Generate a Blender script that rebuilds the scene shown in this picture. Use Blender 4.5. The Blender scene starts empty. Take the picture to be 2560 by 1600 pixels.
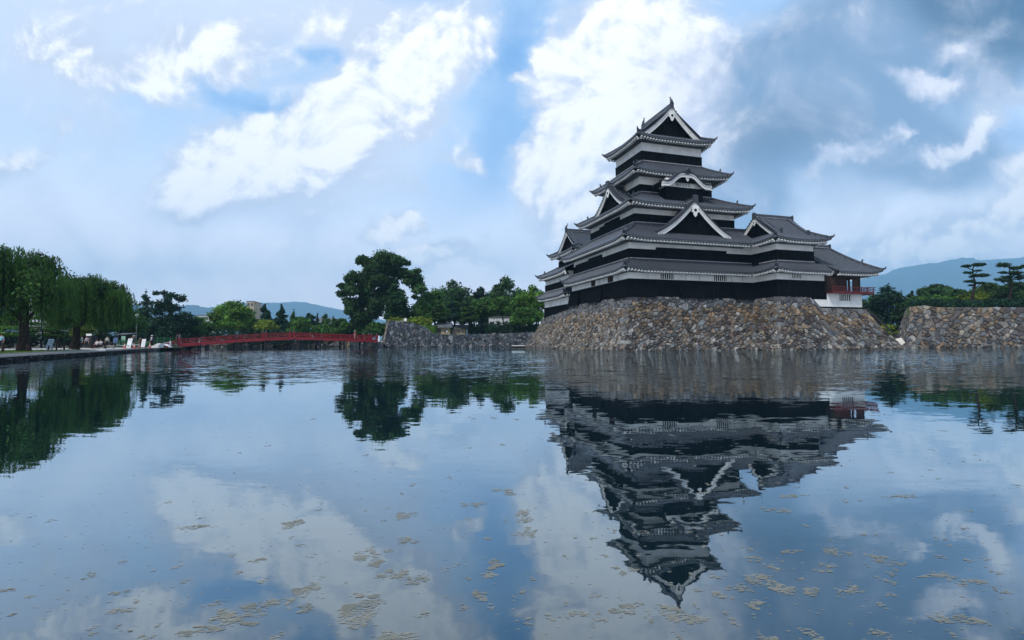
import bpy, bmesh, math, random
import numpy as np
from mathutils import Vector, Matrix

scene = bpy.context.scene
col = scene.collection
R = math.radians

# ------------------------------------------------------------------ camera
F, H = 1250.0, 1.5                                   # focal length in photo pixels, eye height above the water
pitch, roll = math.atan(50 / F), R(0.15)
_fw = Vector((0, math.cos(pitch), math.sin(pitch)))
_u0 = Vector((0, -math.sin(pitch), math.cos(pitch)))
_r0 = Vector((1, 0, 0))
_rt = _r0 * math.cos(roll) - _u0 * math.sin(roll)
_up = _u0 * math.cos(roll) + _r0 * math.sin(roll)
CAM = Vector((0, 0, H))
cam = bpy.data.cameras.new("camera"); cam.lens = 36 * F / 2560; cam.sensor_width = 36
cam.clip_start = 0.1; cam.clip_end = 60000
camo = bpy.data.objects.new("camera", cam); col.objects.link(camo)
m3 = Matrix((_rt, _up, -_fw)).transposed()
camo.matrix_world = Matrix.Translation(CAM) @ m3.to_4x4()
scene.camera = camo

def ray(px, py): return _fw + _rt * ((px - 1280) / F) - _up * ((py - 800) / F)
def at(px, py, Y):
    k = ray(px, py); return CAM + k * (Y / k.y)
def on(px, py, z=0.0):
    k = ray(px, py); return CAM + k * ((z - H) / k.z)

# ------------------------------------------------------------------ exposure
scene.view_settings.view_transform = 'Standard'
scene.view_settings.look = 'None'
scene.view_settings.exposure = 0.5
scene.view_settings.gamma = 1.0
scene.cycles.use_denoising = True
scene.cycles.max_bounces = 6
scene.cycles.diffuse_bounces = 3
scene.cycles.glossy_bounces = 3
scene.cycles.transmission_bounces = 3
scene.cycles.transparent_max_bounces = 8
scene.cycles.volume_bounces = 1
scene.cycles.sample_clamp_indirect = 6

# ------------------------------------------------------------------ sun
SUN = Vector((-0.50, -0.72, 0)).normalized()
SEL = R(50)
sdir = Vector((SUN.x * math.cos(SEL), SUN.y * math.cos(SEL), math.sin(SEL)))
sl = bpy.data.lights.new("sun", 'SUN'); sl.energy = 2.1; sl.angle = R(9); sl.color = (1.0, 0.95, 0.88)
so = bpy.data.objects.new("sun", sl); col.objects.link(so)
so.rotation_euler = (-sdir).to_track_quat('-Z', 'Y').to_euler()

# ------------------------------------------------------------------ world: Nishita sky with broken cloud
class NT:
    def __init__(s, tree): s.t = tree; s.n = tree.nodes; s.l = tree.links
    def node(s, ty, **kw):
        n = s.n.new(ty)
        for k, v in kw.items(): setattr(n, k, v)
        return n
    def put(s, sock, v):
        if isinstance(v, bpy.types.NodeSocket): s.l.new(v, sock)
        elif v is not None: sock.default_value = v
    def math(s, op, a, b=None, c=None, clamp=False):
        n = s.node('ShaderNodeMath', operation=op, use_clamp=clamp)
        for i, v in enumerate((a, b, c)):
            if v is not None: s.put(n.inputs[i], v)
        return n.outputs[0]
    def vmath(s, op, a, b=None, scale=None):
        n = s.node('ShaderNodeVectorMath', operation=op)
        s.put(n.inputs[0], a)
        if b is not None: s.put(n.inputs[1], b)
        if scale is not None: s.put(n.inputs['Scale'], scale)
        return n.outputs['Value'] if op in ('LENGTH', 'DOT_PRODUCT') else n.outputs['Vector']
    def mix(s, f, a, b, mode='MIX'):
        n = s.node('ShaderNodeMix', data_type='RGBA', blend_type=mode)
        s.put(n.inputs[0], f)
        for i, v in ((6, a), (7, b)):
            if isinstance(v, (tuple, list)) and len(v) == 3: v = (*v, 1)
            s.put(n.inputs[i], v)
        return n.outputs[2]
    def mixf(s, f, a, b):
        n = s.node('ShaderNodeMix', data_type='FLOAT')
        s.put(n.inputs[0], f); s.put(n.inputs[2], a); s.put(n.inputs[3], b)
        return n.outputs[0]
    def smooth(s, v, a, b, lo=0.0, hi=1.0):
        n = s.node('ShaderNodeMapRange', interpolation_type='SMOOTHSTEP')
        s.put(n.inputs[0], v); n.inputs[1].default_value = a; n.inputs[2].default_value = b
        n.inputs[3].default_value = lo; n.inputs[4].default_value = hi
        return n.outputs[0]
    def noise(s, vec, scale, detail=4, rough=0.5, dist=0.0, color=False):
        n = s.node('ShaderNodeTexNoise')
        if vec is not None: s.l.new(vec, n.inputs['Vector'])
        n.inputs['Scale'].default_value = scale; n.inputs['Detail'].default_value = detail
        n.inputs['Roughness'].default_value = rough; n.inputs['Distortion'].default_value = dist
        return n.outputs['Color'] if color else n.outputs[0]

w = bpy.data.worlds.new("World"); scene.world = w; w.use_nodes = True
W = NT(w.node_tree); W.n.clear()
sky = W.node('ShaderNodeTexSky', sky_type='NISHITA', sun_disc=False)
sky.sun_elevation = SEL; sky.sun_rotation = math.atan2(SUN.x, SUN.y); sky.air_density = 1.6; sky.dust_density = 1.0; sky.ozone_density = 2.5
tc = W.node('ShaderNodeTexCoord')
D = tc.outputs['Generated']
sep = W.node('ShaderNodeSeparateXYZ'); W.l.new(D, sep.inputs[0])
ay = W.math('MAXIMUM', sep.outputs[1], 0.05)
comb = W.node('ShaderNodeCombineXYZ')
W.l.new(W.math('DIVIDE', sep.outputs[0], ay), comb.inputs[0])
W.l.new(W.math('DIVIDE', sep.outputs[2], ay), comb.inputs[1])
Q = comb.outputs[0]                                   # where a direction meets an upright plane one unit north
wn1 = W.noise(Q, 5.0, 8, 0.62, color=True)
QW = W.vmath('ADD', Q, W.vmath('MULTIPLY', W.vmath('SUBTRACT', wn1, (0.5, 0.5, 0.5)), (0.26, 0.20, 0)))
wn2 = W.noise(Q, 2.0, 4, 0.5, color=True)
QS = W.vmath('ADD', Q, W.vmath('MULTIPLY', W.vmath('SUBTRACT', wn2, (0.5, 0.5, 0.5)), (0.25, 0.22, 0)))
def blobs(lst, vec, inner=0.0):
    tot = None
    for (px, py, rx, ry, ang, wt) in lst:
        k = ray(px, py)
        mp = W.node('ShaderNodeMapping', vector_type='TEXTURE'); W.l.new(vec, mp.inputs['Vector'])
        mp.inputs['Location'].default_value = (k.x / k.y, k.z / k.y, 0)
        mp.inputs['Rotation'].default_value = (0, 0, R(ang))
        mp.inputs['Scale'].default_value = (rx / F, ry / F, 1)
        v = W.smooth(W.vmath('LENGTH', mp.outputs[0]), inner, 1.0, wt, 0.0)
        tot = v if tot is None else W.math('ADD', tot, v)
    return tot
WHITE = [(300, 150, 560, 220, 0, .3), (720, 320, 620, 300, 25, .35), (1550, 250, 480, 420, 10, .35),   # px, py, rx, ry, tilt, weight: the bright cloud banks
 (520, 400, 260, 150, 22, .9), (700, 360, 360, 190, 25, 1.0), (900, 250, 330, 190, 32, 1.1), (1110, 110, 260, 190, 40, 1.3), (760, 440, 330, 130, 15, .7), (520, 500, 120, 60, 0, .5),
 (480, 150, 320, 120, 8, 1.0), (160, 120, 260, 80, -18, .9), (800, 60, 400, 120, 0, .6), (380, 200, 150, 70, 10, .6),
 (1450, 280, 230, 320, -14, 1.7), (1390, 410, 160, 200, 0, 1.2), (1570, 90, 330, 220, 35, 1.3), (1640, 300, 260, 280, 0, .9), (1440, 560, 180, 110, 20, .9),
 (1295, 190, 70, 50, 10, 1.0), (1365, 160, 30, 40, 0, .6), (1165, 400, 115, 48, -8, 1.3), (985, 582, 115, 50, 0, 1.5), (1090, 648, 190, 45, 5, 1.2),
 (1000, 480, 130, 90, 0, .75), (1060, 310, 80, 80, 40, .8), (60, 390, 170, 60, 25, .7), (140, 300, 100, 60, 0, .6), (600, 640, 500, 70, 0, .3),
 (700, 500, 110, 35, 10, .7), (1180, 520, 70, 50, 0, .3),
 (2320, 200, 165, 60, -6, 1.5), (2250, 325, 60, 45, 0, 1.2), (2410, 330, 180, 50, 24, 1.4), (2550, 395, 140, 75, 25, 1.4), (2090, 405, 210, 40, 16, .8), (2500, 250, 200, 60, 20, .5),
 (2420, 560, 330, 100, 16, 1.1), (2300, 650, 380, 60, 0, 1.2), (2560, 500, 180, 100, 10, 1.0), (2450, 120, 200, 60, 20, .4), (1720, 150, 200, 160, 40, .5), (1900, 40, 250, 60, 10, .45),
]
GREY = [   # heavy blue-grey cloud over the right of the view
 (2000, 250, 680, 330, -8, 1.5), (1800, 420, 330, 220, 0, 1.1), (2250, 60, 520, 260, 0, 1.2), (2520, 60, 380, 300, 0, 1.2), (2350, 430, 420, 220, 0, .8), (1900, 560, 330, 150, 0, .6),
]
DEEP = [(2560, 0, 560, 260, -10, 1.7), (1960, 350, 360, 150, 5, .8), (1800, 250, 200, 100, -20, .3)]
VEIL = [(620, 470, 560, 150, 0, 1.0), (900, 420, 330, 220, 30, .9), (1050, 250, 300, 250, 40, .5), (1250, 620, 300, 120, 0, .6), (2350, 600, 500, 120, 5, .6), (200, 60, 720, 230, -5, 1.2), (60, 230, 480, 220, -10, .9), (1000, 60, 500, 130, 0, .7), (700, 60, 460, 130, 0, .9)]
BLUE = [(1270, 110, 110, 170, -25, 1.5), (1260, 330, 150, 260, -20, 1.0), (1150, 500, 300, 200, 0, .45), (800, 98, 110, 60, -10, 1.3), (960, 165, 70, 75, 0, 1.2), (600, 235, 260, 50, -12, .9), (2380, 175, 70, 40, 0, .8), (2540, 330, 90, 90, 0, 1.0), (700, 235, 120, 40, 10, .5),]
white, grey, deep, veil, blue = (blobs(l, QW if i in (0, 4) else QS) for i, l in enumerate((WHITE, GREY, DEEP, VEIL, BLUE)))
fb = W.noise(Q, 5.0, 12, 0.60, 0.35)
fbs = W.noise(W.vmath('ADD', Q, (-0.012, 0.022, 0)), 5.0, 6, 0.60, 0.35)   # the same cloud a little towards the light, for relief
fb3 = W.noise(D, 2.6, 7, 0.6, 0.4)
front = W.smooth(sep.outputs[1], 0.1, 0.3)
other = W.math('MULTIPLY', W.smooth(fb3, 0.5, 0.68), 0.75)       # cloud elsewhere round the sky
wh = W.math('SUBTRACT', white, W.math('MULTIPLY', blue, 0.75))
dens = W.math('ADD', wh, W.math('MULTIPLY', W.math('SUBTRACT', fb, 0.5), 2.1))
dens = W.mixf(front, other, dens)
alpha = W.smooth(dens, -0.22, 0.88)
base = W.vmath('SCALE', sky.outputs[0], scale=0.15)
el = sep.outputs[2]
hz = W.smooth(el, 0.0, 0.6, 1.0, 0.0)                 # milkier low down
base = W.mix(W.math('MULTIPLY_ADD', hz, 0.35, 0.55), base, (0.45, 0.645, 0.93))
low = W.smooth(el, 0.0, 0.40, 0.9, 0.0)
base = W.mix(low, base, (1.30, 1.16, 1.10))
base = W.mix(W.math('MULTIPLY', blue, 0.55, clamp=True), base, (0.13, 0.32, 0.64))
g = W.math('ADD', grey, W.math('MULTIPLY', W.math('SUBTRACT', fb, 0.5), 1.3))
g = W.math('MULTIPLY', W.smooth(g, 0.1, 1.1), front)
gcol = W.mix(W.smooth(W.math('ADD', deep, W.math('MULTIPLY', W.math('SUBTRACT', fb, .5), 1.3)), 0.0, 1.2), (0.175, 0.275, 0.43), (0.038, 0.098, 0.185))
c1 = W.mix(W.math('MULTIPLY', g, 0.95), base, gcol)
vl = W.smooth(W.math('ADD', veil, W.math('MULTIPLY', W.math('SUBTRACT', fb, 0.5), 1.4)), 0.05, 1.1)
c1 = W.mix(W.math('MULTIPLY', W.math('MULTIPLY', vl, front), 0.9), c1, (0.60, 0.68, 0.83))
rel = W.math('MULTIPLY', W.math('SUBTRACT', fb, fbs), 7.0)
lum = W.math('ADD', W.smooth(dens, 0.2, 1.5), rel)
ccol = W.mix(W.smooth(lum, -0.1, 1.25), (0.54, 0.60, 0.73), (0.94, 0.94, 0.955))
ccol = W.mix(W.math('MULTIPLY', W.smooth(grey, 0.25, 1.3), 0.40), ccol, (0.50, 0.53, 0.66))
skyc = W.mix(W.math('MULTIPLY', alpha, 0.97), c1, ccol)
back = W.smooth(sep.outputs[1], -0.15, 0.12, 0.75, 1.0)          # unseen sky behind the viewer, dimmed to give the castle more contrast
skyc = W.vmath('SCALE', skyc, scale=back)
below = W.smooth(el, -0.02, 0.0)
skyc = W.mix(below, (0.25, 0.3, 0.33), skyc)
bg = W.node('ShaderNodeBackground'); W.l.new(skyc, bg.inputs[0]); bg.inputs[1].default_value = 1.0
wo = W.node('ShaderNodeOutputWorld'); W.l.new(bg.outputs[0], wo.inputs[0])
w.cycles.sampling_method = 'MANUAL'; w.cycles.sample_map_resolution = 512

# ------------------------------------------------------------------ helpers
class MB:
    """collects faces; build() links them as one mesh object"""
    def __init__(s): s.v = []; s.f = []; s.c = None
    def add(s, vs, fs):
        o = len(s.v); s.v.extend([tuple(p) for p in vs]); s.f.extend([tuple(i + o for i in f) for f in fs])
    def box(s, x0, x1, y0, y1, z0, z1, taper=None):
        s.add([(x0,y0,z0),(x1,y0,z0),(x1,y1,z0),(x0,y1,z0),(x0,y0,z1),(x1,y0,z1),(x1,y1,z1),(x0,y1,z1)],
              [(0,3,2,1),(4,5,6,7),(0,1,5,4),(1,2,6,5),(2,3,7,6),(3,0,4,7)])
    def beam(s, a, b, w, h, up=(0,0,1)):
        a = Vector(a); b = Vector(b); d = (b - a).normalized(); up = Vector(up)
        sd = d.cross(up)
        if sd.length < 1e-4: sd = d.cross(Vector((0,1,0)))
        sd.normalize(); u2 = sd.cross(d).normalized()
        vs = [p + sd*sx*w/2 + u2*sz*h/2 for p in (a, b) for sx, sz in ((-1,-1),(1,-1),(1,1),(-1,1))]
        s.add(vs, [(0,1,2,3),(7,6,5,4),(0,4,5,1),(1,5,6,2),(2,6,7,3),(3,7,4,0)])
    def tube(s, pts, rad, n=8, cap=True):
        pts = [Vector(p) for p in pts]; rings = []
        rad = [rad] * len(pts) if not hasattr(rad, '__len__') else rad
        o = len(s.v); ref = Vector((0.31, 0.2, 0.93))
        for i, p in enumerate(pts):
            d = (pts[min(i+1, len(pts)-1)] - pts[max(i-1, 0)]).normalized()
            a = d.cross(ref)
            if a.length < 0.1: a = d.cross(Vector((1,0,0)))
            a.normalize(); b = d.cross(a)
            for k in range(n):
                t = 2*math.pi*k/n; s.v.append(tuple(p + a*math.cos(t)*rad[i] + b*math.sin(t)*rad[i]))
        for i in range(len(pts)-1):
            for k in range(n):
                k2 = (k+1) % n; s.f.append((o+i*n+k, o+i*n+k2, o+(i+1)*n+k2, o+(i+1)*n+k))
        if cap:
            s.f.append(tuple(o+k for k in range(n))[::-1]); s.f.append(tuple(o+(len(pts)-1)*n+k for k in range(n)))
    def ell(s, c, r, nu=8, nv=5):
        o = len(s.v); c = Vector(c)
        for j in range(nv+1):
            ph = -math.pi/2 + math.pi*j/nv
            for i in range(nu):
                t = 2*math.pi*i/nu
                s.v.append((c.x+r[0]*math.cos(ph)*math.cos(t), c.y+r[1]*math.cos(ph)*math.sin(t), c.z+r[2]*math.sin(ph)))
        for j in range(nv):
            for i in range(nu):
                i2 = (i+1) % nu; s.f.append((o+j*nu+i, o+j*nu+i2, o+(j+1)*nu+i2, o+(j+1)*nu+i))
    def prism(s, poly, off):
        """poly: list of 3-D points; off: offset vector"""
        n = len(poly); off = Vector(off)
        s.add([Vector(p) for p in poly] + [Vector(p)+off for p in poly],
              [tuple(range(n))[::-1], tuple(range(n, 2*n))] + [(i, (i+1) % n, n+(i+1) % n, n+i) for i in range(n)])
    def grid(s, rows, cols=None):
        if cols is not None:
            s.c = s.c or []; s.c.extend([tuple(c) for c in cols for _ in rows[0]]) if len(cols) == len(rows) else None
        nr = len(rows); nc = len(rows[0]); o = len(s.v)
        for r in rows: s.v.extend([tuple(p) for p in r])
        for j in range(nr-1):
            for i in range(nc-1): s.f.append((o+j*nc+i, o+j*nc+i+1, o+(j+1)*nc+i+1, o+(j+1)*nc+i))
    def build(s, name, mat, parent=None, smooth=False, colors=None):
        me = bpy.data.meshes.new(name); me.from_pydata(s.v, [], s.f)
        if colors is None and s.c: colors = s.c
        return link(name, me, mat, parent, smooth, colors)
def link(name, me, mat, parent=None, smooth=False, colors=None):
    if mat: me.materials.append(mat)
    if smooth: me.polygons.foreach_set('use_smooth', [True]*len(me.polygons))
    if colors is not None:
        at_ = me.color_attributes.new('Col', 'FLOAT_COLOR', 'POINT')
        at_.data.foreach_set('color', np.asarray(colors, dtype=np.float32).ravel())
    me.update()
    o = bpy.data.objects.new(name, me); col.objects.link(o)
    if parent: o.parent = parent
    return o
def tag(o, label=None, cat=None, group=None, kind=None):
    if label: o['label'] = label
    if cat: o['category'] = cat
    if group: o['group'] = group
    if kind: o['kind'] = kind
    return o
def empty(name, loc, label, cat, rz=0, group=None):
    o = bpy.data.objects.new(name, None); col.objects.link(o); o.location = loc; o.rotation_euler = (0, 0, rz)
    o.empty_display_size = 0.2
    return tag(o, label, cat, group)
def copy_tree(o, parent=None):
    c = o.copy(); col.objects.link(c); c.parent = parent
    for ch in list(o.children): copy_tree(ch, c)
    return c

# ------------------------------------------------------------------ materials
def mat(name, c1, c2=None, scale=2.0, rough=0.7, bump=0.0, bscale=None, spec=0.3, stretch=(1,1,1), detail=5, attr=False, metal=0.0, bdist=0.05, trans=0.0):
    m = bpy.data.materials.new(name); m.use_nodes = True
    T = NT(m.node_tree); b = T.n['Principled BSDF']
    tcn = T.node('ShaderNodeTexCoord')
    mp = T.node('ShaderNodeMapping'); T.l.new(tcn.outputs['Object'], mp.inputs[0]); mp.inputs['Scale'].default_value = stretch
    v = mp.outputs[0]
    n = T.noise(v, scale, detail, 0.6)
    c2 = c2 or tuple(x*0.75 for x in c1)
    colr = T.mix(T.smooth(n, 0.3, 0.7), c1, c2)
    if attr:
        a = T.node('ShaderNodeAttribute', attribute_name='Col')
        colr = T.mix(1.0, a.outputs['Color'], T.mix(T.smooth(n, 0.3, 0.7), (1.2,1.2,1.2), (0.7,0.7,0.7)), 'MULTIPLY')
    T.l.new(colr, b.inputs['Base Color'])
    b.inputs['Roughness'].default_value = rough; b.inputs['Specular IOR Level'].default_value = spec
    b.inputs['Metallic'].default_value = metal
    if bump:
        bn = T.node('ShaderNodeBump'); bn.inputs['Strength'].default_value = bump; bn.inputs['Distance'].default_value = bdist
        T.l.new(T.noise(v, bscale or scale*4, 6, 0.6), bn.inputs['Height']); T.l.new(bn.outputs[0], b.inputs['Normal'])
    if trans:
        tr = T.node('ShaderNodeBsdfTranslucent'); T.l.new(colr, tr.inputs[0])
        mx = T.node('ShaderNodeMixShader'); mx.inputs[0].default_value = trans
        T.l.new(b.outputs[0], mx.inputs[1]); T.l.new(tr.outputs[0], mx.inputs[2]); T.l.new(mx.outputs[0], T.n['Material Output'].inputs[0])
    return m
M = {}
M['plaster'] = mat('white_plaster', (.80,.80,.78), (.62,.62,.61), 0.5, .85, .15, 8, .15)
M['plaster_eave'] = mat('eave_plaster', (.80,.80,.79), (.62,.62,.62), 0.9, .85, .1, 8, .1)
M['board'] = mat('black_lacquer_boards', (.0042,.0045,.0058), (.0018,.002,.003), 1.2, .6, .3, 14, .06, (1,1,.15))
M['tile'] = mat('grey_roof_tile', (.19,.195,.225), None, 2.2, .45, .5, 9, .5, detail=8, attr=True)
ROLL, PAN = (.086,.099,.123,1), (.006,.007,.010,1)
M['ridge'] = mat('dark_ridge_tile', (.055,.062,.078), (.022,.026,.034), 3.0, .5, .4, 10, .45)
M['noshi'] = mat('pale_ridge_mortar', (.42,.42,.43), (.22,.22,.24), 3.0, .8)
M['stone'] = mat('rubble_stone', (.2,.2,.2), None, 3.0, .85, .7, 9, .2, attr=True, detail=8, bdist=.12)
M['soffit'] = mat('shaded_soffit_boards', (.11,.115,.125), (.07,.07,.08), 2, .9)
M['joint'] = mat('dark_wall_joint', (.018,.017,.015), (.008,.008,.007), 2.0, .95)
M['brownwood'] = mat('dark_brown_wood', (.045,.022,.014), (.02,.01,.008), 3, .6, .2, 20, .2, (1,1,.2))
M['redwood'] = mat('vermilion_lacquer', (.25,.005,.011), (.16,.004,.008), 1.5, .4, .1, 12, .4)
M['darkred'] = mat('deep_red_lacquer', (.11,.006,.008), (.07,.005,.006), 1.5, .45)
M['darkwood'] = mat('dark_timber', (.022,.02,.02), (.01,.01,.011), 2, .7)
M['bark'] = mat('bark', (.035,.028,.022), (.015,.013,.011), 5, .95, .8, 12, .1, (1,1,.3))
M['white'] = mat('white_paint', (.78,.79,.8), (.68,.69,.7), 3, .5)
M['paper'] = mat('white_sheet', (.8,.8,.78), (.6,.6,.6), 2.5, .8, .2, 6)
M['skin'] = mat('skin', (.5,.3,.22), (.45,.26,.2), 8, .6)
M['metal'] = mat('grey_metal', (.3,.31,.32), (.2,.21,.22), 4, .4, metal=.6)
# ================================================================== roofs, gables, walls
SOF_SHADE = (.035,.037,.042,1)  # eave shadow put into the soffit colour, a near-black tone
def prof(a, b): return lambda q: a*q + b*q*q

def roof_side(tile, eave, E0, d, n, L, z0, run, ab, h0=1, h1=1, lift0=.4, lift1=.4, over=1.4, wg0=None, wg1=None, rafters=True, sp=.50, zi=0.0, wmax_soffit=None):
    """one roof slope. E0: eave start (x,y); d: along the eave; n: inward. h: hip (+1), square (0) or valley (-1) at each end"""
    f = prof(*ab)
    E0 = Vector((*E0, 0)); d = Vector((*d, 0)); n = Vector((*n, 0))
    def lift(s, q):
        v = 0
        if h0 > 0: v += lift0 * max(0, 1 - (s - h0*q)/4.2)**2
        if h1 > 0: v += lift1 * max(0, 1 - (L - s - h1*q)/4.2)**2
        return v * max(0, 1 - q/run)
    def P(s, q, dz=0): 
        p = E0 + d*s + n*q; return Vector((p.x, p.y, z0 + f(q) + lift(s, q) + dz + zi))
    s0 = min(0, h0*run); s1 = L - min(0, h1*run)
    k = max(1, int(round((s1 - s0)/sp))); stp = (s1 - s0)/k
    rows = []; cl_ = []; NV = 7
    for i in range(k):
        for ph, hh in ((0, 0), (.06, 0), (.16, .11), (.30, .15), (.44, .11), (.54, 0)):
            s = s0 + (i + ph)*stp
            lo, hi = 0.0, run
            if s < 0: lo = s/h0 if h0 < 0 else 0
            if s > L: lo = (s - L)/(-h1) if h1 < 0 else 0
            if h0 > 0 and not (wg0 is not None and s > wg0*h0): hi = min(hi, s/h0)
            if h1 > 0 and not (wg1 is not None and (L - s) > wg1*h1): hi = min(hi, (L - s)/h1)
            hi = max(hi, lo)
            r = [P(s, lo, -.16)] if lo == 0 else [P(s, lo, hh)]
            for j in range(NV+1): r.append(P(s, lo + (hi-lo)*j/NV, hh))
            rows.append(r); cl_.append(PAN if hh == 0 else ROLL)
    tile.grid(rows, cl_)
    # eave board, soffit and rafter ends below the tiles
    so = wmax_soffit or over + .05
    ns = max(2, int(L/.5)); top = []; bot = []; inn = []; inb = []; wl = []
    for i in range(ns+1):
        s = L*i/ns
        sc = min(max(s, .10 if h0 > 0 else 0), L - (.10 if h1 > 0 else 0))
        top.append(P(sc, .10, -.06)); bot.append(P(sc, .10, -.24)); inn.append(P(sc, .22, -.24))
        si = min(max(s, h0*so if h0 > 0 else s), L - (h1*so if h1 > 0 else 0)) if True else s
        if si < 0: si = 0
        a = P(si, so, -.34); a.z = z0 + f(so)*.35 - .84 + zi; wl.append(a)  # wall edge hung low so the dark sheet stands for eave shadow
    eave.grid([top, bot, inn]); tile.grid([inn, wl], [SOF_SHADE, SOF_SHADE])
    if rafters:
        nr = int(L/.52)
        for i in range(nr+1):
            s = (i+.5)*L/(nr+1)
            qm = so
            if h0 > 0: qm = min(qm, s/h0)
            if h1 > 0: qm = min(qm, (L-s)/h1)
            if qm < .35: continue
            a = P(s, .13, -.44); b = P(s, qm, 0); b.z = z0 + f(so)*.35 - .92 + zi
            eave.beam(a, a.lerp(b, min(1, .5/qm)), .24, .22)
    return P

def hipline(m, P, h, L, side, run, size=.34, orn=True, sgn=1):
    pts = []
    for j in range(9):
        q = run*j/8; s = h*q if side == 0 else L - h*q
        pts.append(P(s, q, .14))
    d0 = (pts[0] - pts[1]).normalized()
    pts = [pts[0] + d0*.12 + Vector((0,0,.14))] + pts
    m.tube(pts, [size*.36] + [size*.62]*(len(pts)-1), 6)
    if orn:
        p = pts[0]
        m.tube([p - d0*.1, p + d0*.22 + Vector((0,0,.18)), p + d0*.30 + Vector((0,0,.50))], [.17,.13,.03], 6)
        q = pts[4 if run > 2.5 else 3]
        if run > 2.5:
            m.beam(q + Vector((0,0,.0)), q + Vector((0,0,.5)) + d0*.12, .34, .22)
            m.tube([q + Vector((0,0,.45)), q + d0*.25 + Vector((0,0,.75))], [.12,.03], 5)

def shachi(m, p, d, s=1.0):
    """roof-ridge fish: head biting the ridge, body arched, tail up"""
    p = Vector(p); d = Vector(d)
    z = Vector((0,0,1))
    m.tube([p + d*.30*s + z*.02, p + d*.42*s + z*.25*s, p + d*.34*s + z*.62*s, p + d*.12*s + z*.98*s, p - d*.02*s + z*1.3*s, p + d*.06*s + z*1.62*s],
           [.30*s,.34*s,.27*s,.18*s,.10*s,.03*s], 7)
    sd = d.cross(z)
    for k in (-1, 1):
        m.tube([p + z*1.25*s, p + sd*.28*k*s + z*1.6*s - d*.12*s], [.08*s,.02*s], 5)
        m.tube([p + d*.35*s + z*.4*s, p + d*.3*s + sd*.42*k*s + z*.55*s], [.10*s,.02*s], 5)
    m.tube([p + d*.30*s + z*.7*s, p + d*.62*s + z*1.0*s], [.09*s,.02*s], 5)

def ridgebar(m, a, b, w=.42, h=.5, pale=None):
    a = Vector(a); b = Vector(b)
    m.beam(a, b, w, h)
    m.tube([a + Vector((0,0,h/2)), b + Vector((0,0,h/2))], w*.30, 6)
    if pale: pale.beam(a - Vector((0,0,h*.22)), b - Vector((0,0,h*.22)), w+.05, .07)
    for p, q in ((a, b), (b, a)):
        d = (p - q).normalized()
        m.beam(p + d*.02 - Vector((0,0,.45)), p + d*.02 + Vector((0,0,.45)), .62, .22, up=d)
        m.tube([p + d*.05 + Vector((0,0,.3)), p + d*.22 + Vector((0,0,.62))], [.12,.04], 5)

def gable_front(parts, c, out, zf, hw, board=.62, thick=.16, z_base=None, wall_back=.45, pend=1.0, n=22, lath=True, boardmat='plaster_bright', trim=0.0):
    """parts: dict of MBs board, wall, verge, orn.  c=(x,y) middle of the front plane, out=(ox,oy), zf(t) roof height at t in -1..1, hw half width"""
    o = Vector((*out, 0)); lat = Vector((-out[1], out[0], 0)); c = Vector((*c, 0))
    ts = [-1 + 2*i/n for i in range(n+1)]
    P = lambda t, dz, dd=0: Vector((c + lat*(t*hw) + o*dd).to_tuple()) + Vector((0,0,zf(t) + dz))
    # white bargeboard: two layers
    for (b0, b1, d0, d1) in ((-.10, -board, -thick, 0.0), (-.02, -board*.42, 0.0, .08)):
        A = [P(t, b0, d1) for t in ts]; B = [P(t, b1 - (.12 if abs(t) > .93 else 0), d1) for t in ts]
        A2 = [P(t, b0, d0) for t in ts]; B2 = [P(t, b1 - (.12 if abs(t) > .93 else 0), d0) for t in ts]
        parts['board'].grid([A2, A, B, B2, A2])
    # dark verge tiles over the board, scalloped by short rolls
    A = [P(t, -.02, .14) for t in ts]; B = [P(t, .16, .14) for t in ts]; C = [P(t, .22, -.25) for t in ts]; D_ = [P(t, .02, -.6) for t in ts]
    parts['verge'].grid([A, B, C, D_])
    m = int(hw*2/.36)
    for i in range(m):
        t = -1 + 2*(i+.5)/m
        parts['verge'].tube([P(t, .12, .22), P(t, .12, -.55)], .115, 6)
    # second dark rib set back from the verge
    parts['verge'].tube([P(t, .26, -.75) for t in ts], .16, 6)
    # dark lattice wall in the gable
    zb = z_base if z_base is not None else zf(1) - board
    poly = []
    for t in ts:
        z = zf(t) - board*.6
        if z > zb: poly.append(P(t, -board*.6, -wall_back))
    if len(poly) > 2:
        p0 = poly[0].copy(); p1 = poly[-1].copy(); p0.z = zb; p1.z = zb
        parts['wall'].prism([p1, p0] + poly, -o*.1)
        if lath:
            wd = (poly[-1] - poly[0]).length; k = int(wd/.42)
            for i in range(1, k):
                u = i/k; q = poly[0].lerp(poly[-1], u); t = (q - c).dot(lat)/hw
                zt = zf(t) - board*.75
                if zt > zb + .2: parts['wall'].beam(Vector((q.x, q.y, zb)) + o*.04, Vector((q.x, q.y, zt)) + o*.04, .09, .08, up=o)
    # pendant (gegyo) with its round boss
    if pend:
        s = pend; ap = P(0, -board*.75 - .75*pend, .06)
        out_ = [(-.62,.55),(-.5,.05),(-.62,-.22),(-.34,-.34),(-.30,-.66),(0,-1.0),(.30,-.66),(.34,-.34),(.62,-.22),(.5,.05),(.62,.55),(0,.9)]
        parts['board'].prism([ap + lat*(x*s*.8) + Vector((0,0,y*s*.8)) for x, y in out_], o*.10)
        ring = [ap + lat*(math.cos(a)*.17*s) + Vector((0,0,math.sin(a)*.17*s + .05)) + o*.102 for a in [i*math.pi/4 for i in range(8)]]
        parts['orn'].prism(ring, o*.07)

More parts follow.
